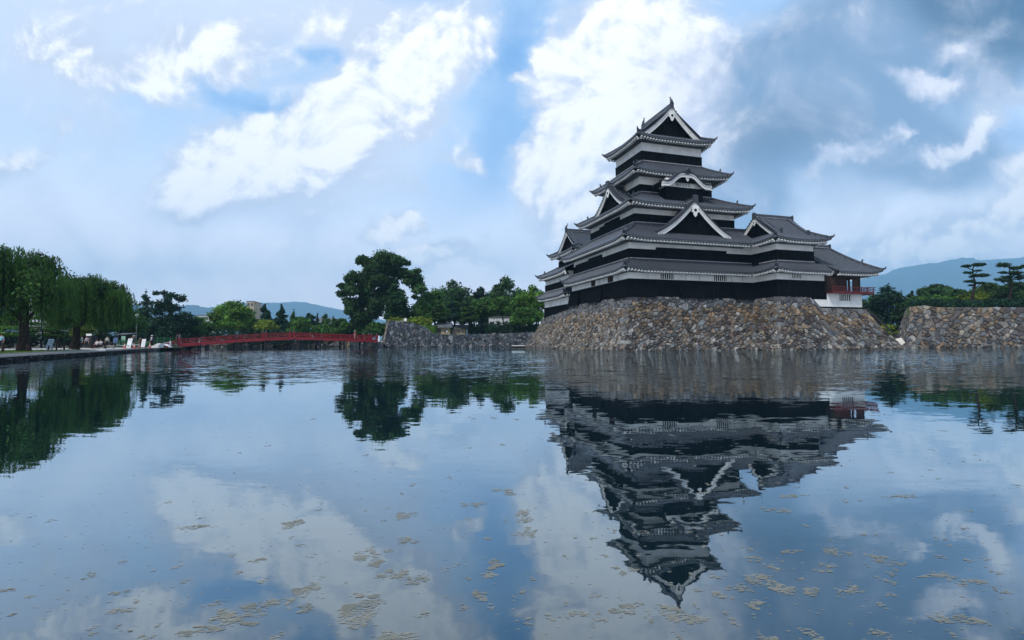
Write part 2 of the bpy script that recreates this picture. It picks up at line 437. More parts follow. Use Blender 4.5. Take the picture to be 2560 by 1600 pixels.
def gable_roof(tile, c, out, zf, hw, depth, ov=.1, sp=.50):
    """roof of a dormer: ribs run down both slopes; depth goes back from the front plane"""
    o = Vector((*out, 0)); lat = Vector((-out[1], out[0], 0)); c = Vector((*c, 0)); rows = []; cl_ = []
    k = int(depth/sp)
    for i in range(k):
        for ph, hh in ((0,0),(.06,0),(.16,.11),(.30,.15),(.44,.11),(.54,0)):
            dd = ov - (i+ph)*sp
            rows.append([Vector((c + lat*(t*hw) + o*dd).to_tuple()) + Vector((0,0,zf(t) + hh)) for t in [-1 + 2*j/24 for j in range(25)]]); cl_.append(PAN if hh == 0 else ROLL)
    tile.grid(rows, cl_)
    rows2 = [[p + Vector((0,0,-.22)) for p in rows[0]], [p + Vector((0,0,-.22)) for p in rows[-1]]]
    tile.grid(rows2, [SOF_SHADE, SOF_SHADE])

def walls(dark, pale, rect, z0, zm, z1, battens=True, sides='FLRB', pz=None):
    x0, x1, y0, y1 = rect
    e = .07
    pale.box(x0, x1, y0, y1, zm - .3, z1)
    dark.box(x0-e, x1+e, y0-e, y1+e, z0, zm)
    dark.box(x0-e-.05, x1+e+.05, y0-e-.05, y1+e+.05, zm-.10, zm+.012)     # drip rail on top of the boards
    if battens:
        k = int((x1-x0)/.45)
        for i in range(k+1):
            x = x0 + (x1-x0)*i/k
            dark.box(x-.035, x+.035, y0-e-.045, y0-e+.01, z0+.01, zm-.11)
        k = int((y1-y0)/.45)
        for i in range(k+1):
            y = y0 + (y1-y0)*i/k
            dark.box(x0-e-.045, x0-e+.01, y-.035, y+.035, z0+.01, zm-.11)
            dark.box(x1+e-.01, x1+e+.045, y-.035, y+.035, z0+.01, zm-.11)

def skirt(tile, eave, hip, pale, rect, over, z0, run, ab, lift=.45, only='FLRB', cap=True):
    """hipped roof skirt round a storey"""
    x0, x1, y0, y1 = rect[0]-over, rect[1]+over, rect[2]-over, rect[3]+over
    LX, LY = x1-x0, y1-y0
    S = {'F': ((x0,y0),(1,0),(0,1),LX), 'R': ((x1,y0),(0,1),(-1,0),LY), 'B': ((x1,y1),(-1,0),(0,-1),LX), 'L': ((x0,y1),(0,-1),(1,0),LY)}
    for k in only:
        E0, d, n, L = S[k]
        P = roof_side(tile, eave, E0, d, n, L, z0, run, ab, lift0=lift, lift1=lift, over=over, rafters=(k != 'B'))
        hipline(hip, P, 1, L, 0, run)
        if k == only[-1] or k == 'L': pass
        if cap:
            a = P(run, run, .1); b = P(L-run, run, .1)
            hip.beam(a, b, .3, .26)
            pale.beam(a + Vector((-n[0]*.12, -n[1]*.12, .17)), b + Vector((-n[0]*.12, -n[1]*.12, .17)), .16, .10)

# castle frame: origin at the near corner of the keep wall, x along the front, y along the left side
AZ = R(16.3)
O = at(1572, 739, 70); OC = Vector((O.x, O.y, 0))
CV = Vector((math.cos(AZ), math.sin(AZ), 0)); CU = Vector((-math.sin(AZ), math.cos(AZ), 0))
def cw(x, y, z=0): return OC + CV*x + CU*y + Vector((0,0,z))

def newparts(): return {k: MB() for k in ('board','wall','verge','orn')}
def flush(parts, parent, names=('bargeboard','gable_wall','verge_tiles','gable_boss')):
    b = parts['board'].build(names[0], M['plaster'], parent)
    if parts['wall'].v: parts['wall'].build(names[1], M['board'], parent)
    parts['verge'].build(names[2], M['ridge'], parent)
    if parts['orn'].v: parts['orn'].build(names[3], M['board'], b)
ZB = 7.62                                             # top of the stone base
def window(parent, x0, x1, y, z0, z1, face='F', bars=6, tone='plaster', thick=.11):
    """barred opening in the plaster, F = front (normal -y), L = left (normal -x)"""
    fr = MB(); bb = MB()
    def bx(m, a0, a1, d0, d1, c0, c1):
        if face == 'F': m.box(a0, a1, y+d0, y+d1, c0, c1)
        else: m.box(y+d0, y+d1, a0, a1, c0, c1)
    bx(fr, x0, x1, -.015, .02, z0, z1)
    for i in range(bars):
        x = x0 + (x1-x0)*(i+.5)/bars
        bx(bb, x-thick/2, x+thick/2, -.09, -.018, z0, z1)
    o = fr.build('window', M['board'], parent); bb.build('window_bars', M[tone], o)

# ------------------------------------------------------------------ main keep
keep = empty('castle_keep', OC, 'tall black and white main castle keep of stacked tiled roofs on the stone base', 'castle', AZ)
U, V = 20.13, 22.72
rect = {1: (0, V, 0, U), 2: (.3, V-.3, .3, U-.3), 3: (2.6, V-2.6, 2.6, U-2.6), 4: (4.9, V-4.9, 4.9, U-4.9), 5: (5.9, V-5.9, 5.9, U-5.9)}
lv = {1: (ZB-.25, 10.1, 11.9), 2: (12.3, 14.42, 16.1), 3: (17.9, 20.15, 21.9), 4: (23.3, 25.4, 27.4), 5: (28.6, 31.1, 33.2)}
for k in (1, 2, 3, 4, 5):
    dk, pl = MB(), MB()
    walls(dk, pl, rect[k], *lv[k])
    if k == 2:   # raised shutters make the dark band deeper here and there
        dk.box(4.6, 16.6, .12, .4, 14.3, 14.78); dk.box(.12, .4, 8.6, 13.5, 14.3, 14.95); dk.box(.12, .4, 13.5, 18.8, 14.3, 14.7)
    if k == 3:
        dk.box(2.45, 2.7, 7.0, 12.2, 20.0, 20.75); dk.box(2.45, 2.7, 12.2, 14, 20.0, 20.45)
    dk.build('boarded_wall', M['board'], keep); pl.build('plaster_wall', M['plaster'], keep)
# flared stone-drop panels of the lowest storey
def flare(face, a0, a1, yv=0.0):
    fl = MB()
    z1, z0, o_ = 9.75, ZB-.12, .62
    n = max(2, int((a1-a0)/.42))
    if face == 'F':
        fl.add([(a0,yv-.08,z1),(a1,yv-.08,z1),(a1,yv-.08,z0),(a0,yv-.08,z0),(a0,yv-o_,z0),(a1,yv-o_,z0)], [(0,1,5,4),(4,5,2,3),(0,4,3),(1,2,5)])
        for i in range(n+1):
            x = a0 + (a1-a0)*i/n; fl.beam((x,yv-.11,z1),(x,yv-o_-.03,z0),.07,.07)
    else:
        fl.add([(yv-.08,a0,z1),(yv-.08,a1,z1),(yv-.08,a1,z0),(yv-.08,a0,z0),(yv-o_,a0,z0),(yv-o_,a1,z0)], [(0,4,5,1),(4,3,2,5),(0,3,4),(1,5,2)])
        for i in range(n+1):
            y = a0 + (a1-a0)*i/n; fl.beam((yv-.11,y,z1),(yv-o_-.03,y,z0),.07,.07)
    fl.build('stone_drop_panel', M['board'], keep)
flare('F', -.6, 3.9); flare('F', 8.2, 13.9); flare('F', 17.6, 21.0)
flare('L', -.6, 3.6); flare('L', 8.0, 12.6); flare('L', 16.6, 20.6)
for a, b in ((5.15, 7.35), (14.2, 16.4)): window(keep, a, b, 0, 10.22, 11.2)
window(keep, 4.55, 6.2, 0, 10.2, 11.15, 'L', 5, 'brownwood', .2); window(keep, 10.6, 12.0, 0, 10.2, 11.15, 'L', 5, 'brownwood', .2)
# thin upright seams in the plaster of the lowest storey
for x in (3.05, 9.3, 11.6, 17.3, 19.2): sm = MB(); sm.box(x, x+.07, -.03, .03, 10.12, 11.5); sm.build('plaster_seam', M['noshi'], keep)
for y in (3.0, 7.6, 9.2, 14.4, 16.5): sm = MB(); sm.box(-.03, .03, y, y+.07, 10.12, 11.5); sm.build('plaster_seam', M['noshi'], keep)

TX = 21.18; TY = -4.63                                # near corner of the corner turret
e1 = 1.4; E1Z = 11.42; AB1 = (.72, .05)
e2 = 1.5; E2Z = 15.78; AB2 = (.50, .047)
def keep_roof(name, E, over, z0, run, ab, lift=.45, front_to=None, rt=True):
    tl, ev, hp, pa = MB(), MB(), MB(), MB()
    x0, x1, y0, y1 = E[0]-over, E[1]+over, E[2]-over, E[3]+over
    if front_to is not None:
        L = front_to - x0
        P = roof_side(tl, ev, (x0, y0), (1,0), (0,1), L, z0, run, ab, 1, -1, lift0=lift, over=over)
        hipline(hp, P, 1, L, 0, run)
        a = P(run, run, .1); b = P(L+run, run, .1)
        hp.beam(a, b, .3, .26); pa.beam(a + Vector((0,-.12,.17)), b + Vector((0,-.12,.17)), .16, .10)
        P = roof_side(tl, ev, (x0, y1), (0,-1), (1,0), y1-y0, z0, run, ab, lift0=lift, lift1=lift, over=over)
        hipline(hp, P, 1, y1-y0, 0, run)
        a = P(run, run, .1); b = P(y1-y0-run, run, .1)
        hp.beam(a, b, .3, .26); pa.beam(a + Vector((-.12,0,.17)), b + Vector((-.12,0,.17)), .16, .10)
        roof_side(tl, ev, (x1, y1), (-1,0), (0,-1), x1-x0, z0, run, ab, lift0=lift, lift1=lift, over=over, rafters=False)
    else:
        skirt(tl, ev, hp, pa, E, over, z0, run, ab, lift)
    r = tl.build('tiled_roof', M['tile'], keep); ev.build('eave_rafters', M['plaster_eave'], r)
    hp.build('hip_ridges', M['ridge'], r); pa.build('pale_ridge_course', M['noshi'], r)
keep_roof('r1', rect[1], e1, E1Z, 1.75, AB1, front_to=TX-e1)
keep_roof('r2', rect[2], 1.8, E2Z, 4.12, AB2, front_to=TX-e1-.1)
keep_roof('r3', rect[3], 1.95, 21.45, 4.28, (.47,.031))
keep_roof('r4', rect[4], 2.15, 26.95, 3.18, (.60,.045))
# top roof: hip-and-gable, ridge running away from the viewer
tl, ev, hp, pa = MB(), MB(), MB(), MB()
x0, x1, y0, y1 = rect[5][0]-1.5, rect[5][1]+1.5, rect[5][2]-1.5, rect[5][3]+1.5
RUN = (x1-x0)/2; AB5 = (.47, .052); g5 = 1.9; Z5 = 33.0
for (E0, d, n) in (((x1,y0),(0,1),(-1,0)), ((x0,y1),(0,-1),(1,0))):
    P = roof_side(tl, ev, E0, d, n, y1-y0, Z5, RUN, AB5, wg0=g5-.45, wg1=g5-.45, over=1.5, lift0=.5, lift1=.5)
    hipline(hp, P, 1, y1-y0, 0, g5+.25)
    hipline(hp, P, 1, y1-y0, 1, g5+.25)
    for s in (g5+.75, y1-y0-g5-.75): hp.tube([P(s, g5*.55 + (RUN-g5*.55)*j/6, .2) for j in range(7)], .17, 6)
for (E0, d, n) in (((x0,y0),(1,0),(0,1)), ((x1,y1),(-1,0),(0,-1))):
    roof_side(tl, ev, E0, d, n, x1-x0, Z5, g5+.3, AB5, over=1.5, lift0=.5, lift1=.5)
r5 = tl.build('tiled_roof', M['tile'], keep); ev.build('eave_rafters', M['plaster_eave'], r5)
f5 = prof(*AB5); ZR = Z5 + f5(RUN)
xr = (x0+x1)/2
ridgebar(hp, (xr, y0+g5-.55, ZR+.25), (xr, y1-g5+.55, ZR+.25), .5, .62, pa)
hp.build('hip_ridges', M['ridge'], r5); pa.build('pale_ridge_course', M['noshi'], r5)
sh = MB(); shachi(sh, (xr, y0+g5-.2, ZR+.5), (0,-1,0), .82); sh.build('ridge_fish', M['ridge'], keep)
sh = MB(); shachi(sh, (xr, y1-g5+.2, ZR+.5), (0,1,0), .82); sh.build('ridge_fish', M['ridge'], keep)
hw5 = RUN - g5*.72
gp = newparts()
zf5 = lambda t: Z5 + f5(RUN - abs(t)*hw5) + .02
gable_front(gp, (xr, y0+g5-.45), (0,-1), zf5, hw5, board=.85, z_base=Z5+f5(g5)-.1, wall_back=.6, pend=1.15)
flush(gp, keep)
gp = newparts(); gable_front(gp, (xr, y1-g5+.45), (0,1), zf5, hw5, board=.75, z_base=Z5+f5(g5)-.1, wall_back=.6, pend=0); flush(gp, keep)

def dormer(parent, c, out, zfoot, zapex, hw, depth, board, pend, zbase, ridge_back=0, curve=.45, wb=.5):
    root = MB()
    g_ = lambda q: (1-curve)*q + curve*q*q
    zf = lambda t: zfoot + (zapex-zfoot)*g_(1-abs(t))
    gable_roof(root, c, out, zf, hw, depth)
    r = root.build('dormer_roof', M['tile'], parent)
    gp = newparts(); gable_front(gp, c, out, zf, hw, board=board, z_base=zbase, wall_back=wb, pend=pend, n=28)
    flush(gp, r)
    hp = MB(); pa = MB()
    o = Vector((*out,0)); cc = Vector((*c, zapex+.25))
    ridgebar(hp, cc + o*.15, cc - o*(depth-.4), .42, .5, pa)
    hp.beam(cc + o*.2 + Vector((0,0,-.5)), cc + o*.2 + Vector((0,0,.55)), .8, .25, up=o)
    hp.build('dormer_ridge', M['ridge'], r); pa.build('pale_ridge_course', M['noshi'], r)
dormer(keep, (11.1, .05), (0,-1), 16.95, 22.0, 6.25, 3.6, .72, 1.25, 16.3)
dormer(keep, (2.05, 9.75), (-1,0), 22.3, 26.3, 5.1, 3.4, .62, .95, 21.7)
# undulating gable and its bay on the fourth storey
bw, bd = MB(), MB()
bd.box(8.1, 14.5, 2.75, 5.2, 22.6, 24.78)
for i in range(15):
    x = 8.1 + 6.4*i/14; bd.box(x-.035, x+.035, 2.70, 2.76, 22.8, 24.7)
for i in range(6):
    y = 2.8 + 2.2*i/5; bd.box(8.05, 8.11, y-.035, y+.035, 22.8, 24.7)
bw.box(8.16, 14.44, 2.82, 5.1, 24.78, 26.1)
bay = bd.build('boarded_bay', M['board'], keep); bw.build('bay_plaster', M['plaster'], bay)
window(bay, 9.85, 12.55, 2.82, 24.95, 25.5, 'F', 10, 'plaster', .12)
def kz(t):
    a = min(1, max(0, (abs(t)-.16)/.62)); s = 1 - a*a*(3-2*a)
    return 25.12 + 1.5*s + .12*(1-t*t) + .10*max(0, abs(t)-.8)/.2
kr = MB(); gable_roof(kr, (11.25, 1.95), (0,-1), kz, 4.35, 3.9)
kro = kr.build('undulating_roof', M['tile'], keep)
gp = newparts()
gable_front(gp, (11.25, 1.95), (0,-1), kz, 4.35, board=.62, thick=.2, z_base=99, pend=.55, n=40, lath=False)
gp['wall'] = MB(); flush(gp, kro)
kf = MB()
kf.add([(8.9,2.3,25.5),(13.6,2.3,25.5),(12.6,2.3,26.15),(11.25,2.3,26.3),(9.9,2.3,26.15),(8.9,2.7,25.5),(13.6,2.7,25.5),(12.6,2.7,26.15),(11.25,2.7,26.3),(9.9,2.7,26.15)],
       [(0,1,2,3,4),(0,4,9,5),(4,3,8,9),(3,2,7,8),(2,1,6,7),(1,0,5,6)])
kf.build('gable_wall', M['board'], kro)
kh = MB(); ridgebar(kh, (11.25, 1.9, 26.95), (11.25, 4.6, 26.95), .36, .4)
kh.tube([(11.25-.6, 1.82, 26.85), (11.25, 1.8, 27.35), (11.25+.6, 1.82, 26.85)], [.2,.34,.2], 6)
kh.build('dormer_ridge', M['ridge'], kro)

# ------------------------------------------------------------------ corner turret
tur = empty('corner_turret', cw(TX, TY), 'two storey black and white corner turret with gabled roof right of the keep', 'turret', AZ)
def T_(rc): return (rc[0]-TX, rc[1]-TX, rc[2]-TY, rc[3]-TY)
tr1 = (TX, 30.1, TY, 3.63); tr2 = (TX+.05, 27.95, TY+.05, 3.58)
for rc, z in ((tr1, lv[1]), (tr2, lv[2])):
    dk, pl = MB(), MB(); walls(dk, pl, T_(rc), *z)
    dk.build('boarded_wall', M['board'], tur); pl.build('plaster_wall', M['plaster'], tur)
window(tur, 24.0-TX, 25.7-TX, 0, 10.35, 11.1)
tl, ev, hp, pa = MB(), MB(), MB(), MB()
# lower roof: left side from the valley to the corner, then the front as far as the moon-viewing room
ex, ey = -e1, -e1
P = roof_side(tl, ev, (ex, -TY - e1), (0,-1), (1,0), -TY, E1Z, 1.5, AB1, -1, 1, over=e1)
hipline(hp, P, 1, -TY, 1, 1.5)
a = P(0, 1.5, .1); b = P(-TY-1.5, 1.5, .1); hp.beam(a, b, .3, .26); pa.beam(a + Vector((-.12,0,.17)), b + Vector((-.12,0,.17)), .16, .10)
P = roof_side(tl, ev, (ex, ey), (1,0), (0,1), 10.4, E1Z, 1.5, AB1, 1, 0, over=e1)
a = P(1.5, 1.5, .1); b = P(8.3, 1.5, .1); hp.beam(a, b, .3, .26); pa.beam(a + Vector((0,-.12,.17)), b + Vector((0,-.12,.17)), .16, .10)
r = tl.build('tiled_roof', M['tile'], tur); ev.build('eave_rafters', M['plaster_eave'], r); hp.build('hip_ridges', M['ridge'], r); pa.build('pale_ridge_course', M['noshi'], r)
tl, ev, hp, pa = MB(), MB(), MB(), MB()
x0, x1, y0, y1 = -e2, 6.8+e2+.25, -e2, 8.16+e2
LY = y1-y0; RUN = LY/2; gt = 2.0
P = roof_side(tl, ev, (x0,y0), (1,0), (0,1), x1-x0, E2Z, RUN, AB2, wg0=gt-.4, wg1=gt-.4, over=e2+.05)
hipline(hp, P, 1, x1-x0, 0, gt+.2); hipline(hp, P, 1, x1-x0, 1, gt+.2)
for s in (gt+.6, x1-x0-gt-.6):
    pts = [P(s, gt*.8 + (RUN-gt*.8)*j/6, .22) for j in range(7)]; hp.tube(pts, .17, 6)
    q = pts[0]; hp.beam(q - Vector((0,0,.1)), q + Vector((0,-.1,.5)), .34, .25)
P = roof_side(tl, ev, (x1,y1), (-1,0), (0,-1), x1-x0, E2Z, RUN, AB2, wg0=gt-.4, wg1=gt-.4, over=e2+.05, rafters=False)
roof_side(tl, ev, (x1,y0), (0,1), (-1,0), LY, E2Z, gt+.3, AB2, over=e2+.05)
LV = -TY - .1                                         # left side of the upper roof, open from the keep's valley
P = roof_side(tl, ev, (x0, y0+LV+.1), (0,-1), (1,0), LV+.1, E2Z, gt+.3, AB2, -1, 1, over=e2+.05)
f2 = prof(*AB2); ZR = E2Z + f2(RUN); yr = (y0+y1)/2
ridgebar(hp, (x0+gt-.5, yr, ZR+.2), (x1-gt+.5, yr, ZR+.2), .46, .55, pa)
r = tl.build('tiled_roof', M['tile'], tur); ev.build('eave_rafters', M['plaster_eave'], r); hp.build('hip_ridges', M['ridge'], r); pa.build('pale_ridge_course', M['noshi'], r)
for sx, o_, pd in ((x0+gt-.4, -1, .6), (x1-gt+.4, 1, 0)):
    gp = newparts(); hw = RUN - gt*.75
    gable_front(gp, (sx, yr), (o_,0), lambda t: E2Z + f2(RUN - abs(t)*hw) + .02, hw, board=.55, z_base=E2Z + f2(gt) - .2, wall_back=.45, pend=pd)
    flush(gp, tur)

# ------------------------------------------------------------------ moon-viewing room at the right end
mx0, mx1, my0, my1 = 30.1, 36.95, TY+.05, 3.4
moon = empty('moon_viewing_room', cw(mx0, my0), 'low open moon-viewing room with red balcony and hipped roof at the right end of the castle', 'castle wing', AZ)
L_ = lambda x, y: (x-mx0, y-my0)
wb_ = MB(); W_ = mx1-mx0; D_y = my1-my0
zf_, zc_ = 8.45, 11.5
wb_.add([(-2.75,0,7.75),(-1.25,0,6.32),(W_+.08,0,6.32),(W_+.08,0,8.45),(-2.75,0,8.3),(-2.75,D_y,7.75),(-1.25,D_y,6.32),(W_+.08,D_y,6.32),(W_+.08,D_y,8.45),(-2.75,D_y,8.3)],
        [(4,3,2,1,0),(5,6,7,8,9),(0,1,6,5),(1,2,7,6),(2,3,8,7),(3,4,9,8),(4,0,5,9)])
for v_ in range(len(wb_.v)):
    x, y, z = wb_.v[v_]; wb_.v[v_] = (x, y-.10, z)
wbo = wb_.build('plaster_base', M['plaster'], moon)
window(wbo, 2.55, 4.8, -.10, 7.25, 8.2, 'F', 6)
st = MB(); st.box(-1.3, W_+.16, -.18, D_y+.1, 6.12, 6.32); st.build('base_sill', M['board'], moon)
fr = MB()
for x in (.12, 2.4, 4.7, W_-.12):
    fr.box(x-.11, x+.11, .0, .22, zf_, zc_); fr.box(x-.11, x+.11, D_y-.22, D_y, zf_, zc_)
for y in (D_y*.33, D_y*.66): fr.box(W_-.22, W_, y-.11, y+.11, zf_, zc_)
fr.box(0.01, W_-.01, .03, .19, 10.75, 11.0); fr.box(0.01, W_-.01, D_y-.19, D_y-.03, 10.75, 11.0); fr.box(W_-.19, W_-.03, .2, D_y-.2, 10.75, 11.0)
fr.box(-.22, .0, -.12, .1, zf_, 11.3)
fr.build('timber_frame', M['brownwood'], moon)
ip = MB(); ip.box(.25, 2.28, .06, .14, zf_, 10.74); ip.box(2.95, 4.55, .30, .38, zf_, 10.74); ip.box(5.35, W_-.24, .06, .14, zf_, 10.74)
ip.box(.25, W_-.24, D_y*.6, D_y*.6+.08, zf_, 10.74)
ip.box(.0, W_, .1, D_y-.1, 11.02, 11.25)
ip.build('sliding_panels', M['brownwood'], moon)
pp = MB(); pp.box(2.52, 2.78, .30, .34, 8.5, 10.1); pp.box(4.75, 5.15, .30, .34, 9.1, 10.0); pp.build('white_strips', M['paper'], moon)  # upright white strips behind the gaps between the sliding panels
fp = MB(); fp.box(.01, W_-.01, .02, .16, 11.0, 11.95); fp.box(W_-.16, W_-.02, .16, D_y, 11.0, 11.95); fp.build('plaster_wall', M['plaster'], moon)
bal = MB()
bo = 1.0
bal.box(.05, W_+1.35, -bo, 0-.11, 8.30, 8.52); bal.box(W_+.09, W_+1.35, -.11, D_y+.5, 8.30, 8.52)
bal.box(.05, W_+1.4, -bo-.05, -bo+.05, 8.22, 8.60); bal.box(W_+1.3, W_+1.4, -bo+.05, D_y+.5, 8.22, 8.60)
bo_ = bal.build('balcony', M['darkred'], moon)
rl = MB()
for z, t in ((8.78,.07),(9.0,.06),(9.26,.10)):
    rl.box(.05, W_+1.6, -bo-.03, -bo+.05, z-t/2, z+t/2); rl.box(W_+1.3, W_+1.38, -bo-.3, D_y+.5, z-t/2+.004, z+t/2+.004)
for i in range(8):
    x = .15 + (W_+1.1)*i/7; rl.box(x-.05, x+.05, -bo-.04, -bo+.06, 8.6, 9.22)
for i in range(1, 7):
    y = -bo + (D_y+1.4)*i/6; rl.box(W_+1.29, W_+1.39, y-.05, y+.05, 8.6, 9.22)
rl.build('railing', M['darkred'], bo_)
tl, ev, hp, pa = MB(), MB(), MB(), MB()
rx0 = 31.3 - mx0; rx1 = 39.7 - mx0; ry0 = TY - e1 - my0; RN = 5.6; ABm = (.56, .043)
P = roof_side(tl, ev, (rx0, ry0), (1,0), (0,1), rx1-rx0, E1Z+.03, RN, ABm, -.6, .75, over=1.45, lift1=.4)
hipline(hp, P, .75, rx1-rx0, 1, RN)
hp.tube([P(-.6*q, q, .1) for q in [RN*j/6 for j in range(7)]], .12, 6)
roof_side(tl, ev, (rx1, ry0), (0,1), (-1,0), 2*RN, E1Z+.03, RN*.75, (ABm[0]/.75, ABm[1]/.75**2), 1.333, 1.333, over=1.45*.9, lift0=.4, wmax_soffit=2.6)
roof_side(tl, ev, (rx1, ry0+2*RN), (-1,0), (0,-1), rx1-rx0, E1Z+.03, RN, ABm, .75, -.6, over=1.45, rafters=False)
fm = prof(*ABm); zr_ = E1Z + fm(RN)
ridgebar(hp, (rx0-.6*RN, ry0+RN, zr_+.25), (rx1-.75*RN+.2, ry0+RN, zr_+.25), .44, .5, pa)
r = tl.build('tiled_roof', M['tile'], moon); ev.build('eave_rafters', M['plaster_eave'], r); hp.build('hip_ridges', M['ridge'], r); pa.build('pale_ridge_course', M['noshi'], r)

# ------------------------------------------------------------------ small keep behind the left side
sk = empty('small_keep', cw(0, 22), 'smaller black and white keep half hidden behind the left side of main keep', 'castle', AZ)
s1 = (0, 12, 0, 12.4); s3 = (2.3, 11, 1.0, 10.0)
dk, pl = MB(), MB(); walls(dk, pl, s1, 5.9, 8.05, 9.9); dk.build('boarded_wall', M['board'], sk); pl.build('plaster_wall', M['plaster'], sk)
s2 = (.15, 11.8, .1, 12.2)
dk, pl = MB(), MB(); walls(dk, pl, s2, 10.6, 12.6, 14.2); dk.build('boarded_wall', M['board'], sk); pl.build('plaster_wall', M['plaster'], sk)
dk, pl = MB(), MB(); walls(dk, pl, s3, 14.5, 17.35, 18.9); dk.build('boarded_wall', M['board'], sk); pl.build('plaster_wall', M['plaster'], sk)
tl, ev, hp, pa = MB(), MB(), MB(), MB(); skirt(tl, ev, hp, pa, s1, 1.35, 9.75, 1.5, (.75,.05), .4)
r = tl.build('tiled_roof', M['tile'], sk); ev.build('eave_rafters', M['plaster_eave'], r); hp.build('hip_ridges', M['ridge'], r); pa.build('pale_ridge_course', M['noshi'], r)
tl, ev, hp, pa = MB(), MB(), MB(), MB()
P = roof_side(tl, ev, (-1.25, 13.6), (0,-1), (1,0), 15.0, 14.05, 3.6, (.42,.04), .9, .7, over=1.4)
hipline(hp, P, .9, 15.0, 0, 3.6)
P = roof_side(tl, ev, (13.2, 13.6), (-1,0), (0,-1), 14.45, 14.05, 3.5, (.42,.04), 1.1, 1.1, over=1.4, rafters=False)
r = tl.build('tiled_roof', M['tile'], sk); ev.build('eave_rafters', M['plaster_eave'], r); hp.build('hip_ridges', M['ridge'], r)
tl, ev, hp, pa = MB(), MB(), MB(), MB()
ov = 1.7; x0, x1, y0, y1 = s3[0]-ov, s3[1]+ov, s3[2]-ov, s3[3]+ov; LY = y1-y0; RUN = LY/2; ABs = (.40,.052); ES = 18.2; gs = 1.9; fs = prof(*ABs)
for (E0, d, n, rf) in (((x0,y0),(1,0),(0,1),True), ((x1,y1),(-1,0),(0,-1),False)):
    P = roof_side(tl, ev, E0, d, n, x1-x0, ES, RUN, ABs, wg0=gs-.4, wg1=gs-.4, over=ov, rafters=rf)
    hipline(hp, P, 1, x1-x0, 0, gs+.2); hipline(hp, P, 1, x1-x0, 1, gs+.2)
    for s in (gs+.6, x1-x0-gs-.6): hp.tube([P(s, gs*.8 + (RUN-gs*.8)*j/6, .22) for j in range(7)], .16, 6)
for (E0, d, n) in (((x1,y0),(0,1),(-1,0)), ((x0,y1),(0,-1),(1,0))):
    roof_side(tl, ev, E0, d, n, LY, ES, gs+.3, ABs, over=ov)
yr = (y0+y1)/2; ZR = ES + fs(RUN)
ridgebar(hp, (x0+gs-.5, yr, ZR+.2), (x1-gs+.5, yr, ZR+.2), .44, .5, pa)
r = tl.build('tiled_roof', M['tile'], sk); ev.build('eave_rafters', M['plaster_eave'], r); hp.build('hip_ridges', M['ridge'], r); pa.build('pale_ridge_course', M['noshi'], r)
gp = newparts(); hw = RUN - gs*.75
gable_front(gp, (x0+gs-.4, yr), (-1,0), lambda t: ES + fs(RUN - abs(t)*hw) + .02, hw, board=.5, z_base=ES + fs(gs) - .2, wall_back=.4, pend=.6); flush(gp, sk)
sh = MB(); shachi(sh, (x0+gs-.2, yr, ZR+.4), (-1,0,0), .75); sh.build('ridge_fish', M['ridge'], sk)
# ================================================================== rubble walls: every stone a faceted block
PAL = {
 'tan': [(.22,.165,.11),(.20,.14,.09),(.16,.13,.10),(.25,.19,.13),(.15,.13,.11),(.20,.14,.09)],
 'mix': [(.15,.145,.14),(.10,.10,.10),(.17,.165,.155),(.085,.068,.062),(.11,.085,.072),(.15,.165,.175),(.24,.235,.22),(.15,.12,.10),(.19,.15,.115),(.07,.065,.065),(.26,.255,.235),(.10,.088,.078)],
 'grey': [(.13,.14,.155),(.16,.165,.17),(.105,.115,.13),(.19,.19,.19),(.145,.13,.125),(.12,.12,.125)],
 'pale': [(.27,.24,.20),(.21,.195,.175),(.27,.245,.21),(.16,.145,.125),(.29,.275,.25),(.24,.195,.145),(.12,.105,.10)],
 'blue': [(.055,.07,.09),(.075,.09,.11),(.10,.12,.14),(.045,.055,.07),(.13,.14,.155),(.065,.07,.075),(.16,.17,.18)],
 'dark': [(.03,.03,.032),(.045,.045,.045),(.06,.058,.055),(.03,.028,.026),(.10,.10,.10),(.02,.02,.022)],
}
def clip(poly, mx, my, nx, ny):
    out = []; n = len(poly)
    for i in range(n):
        a = poly[i]; b = poly[(i+1) % n]
        da = (a[0]-mx)*nx + (a[1]-my)*ny; db = (b[0]-mx)*nx + (b[1]-my)*ny
        if da <= 0: out.append(a)
        if (da < 0 < db) or (db < 0 < da):
            t = da/(da-db); out.append((a[0]+(b[0]-a[0])*t, a[1]+(b[1]-a[1])*t))
    return out
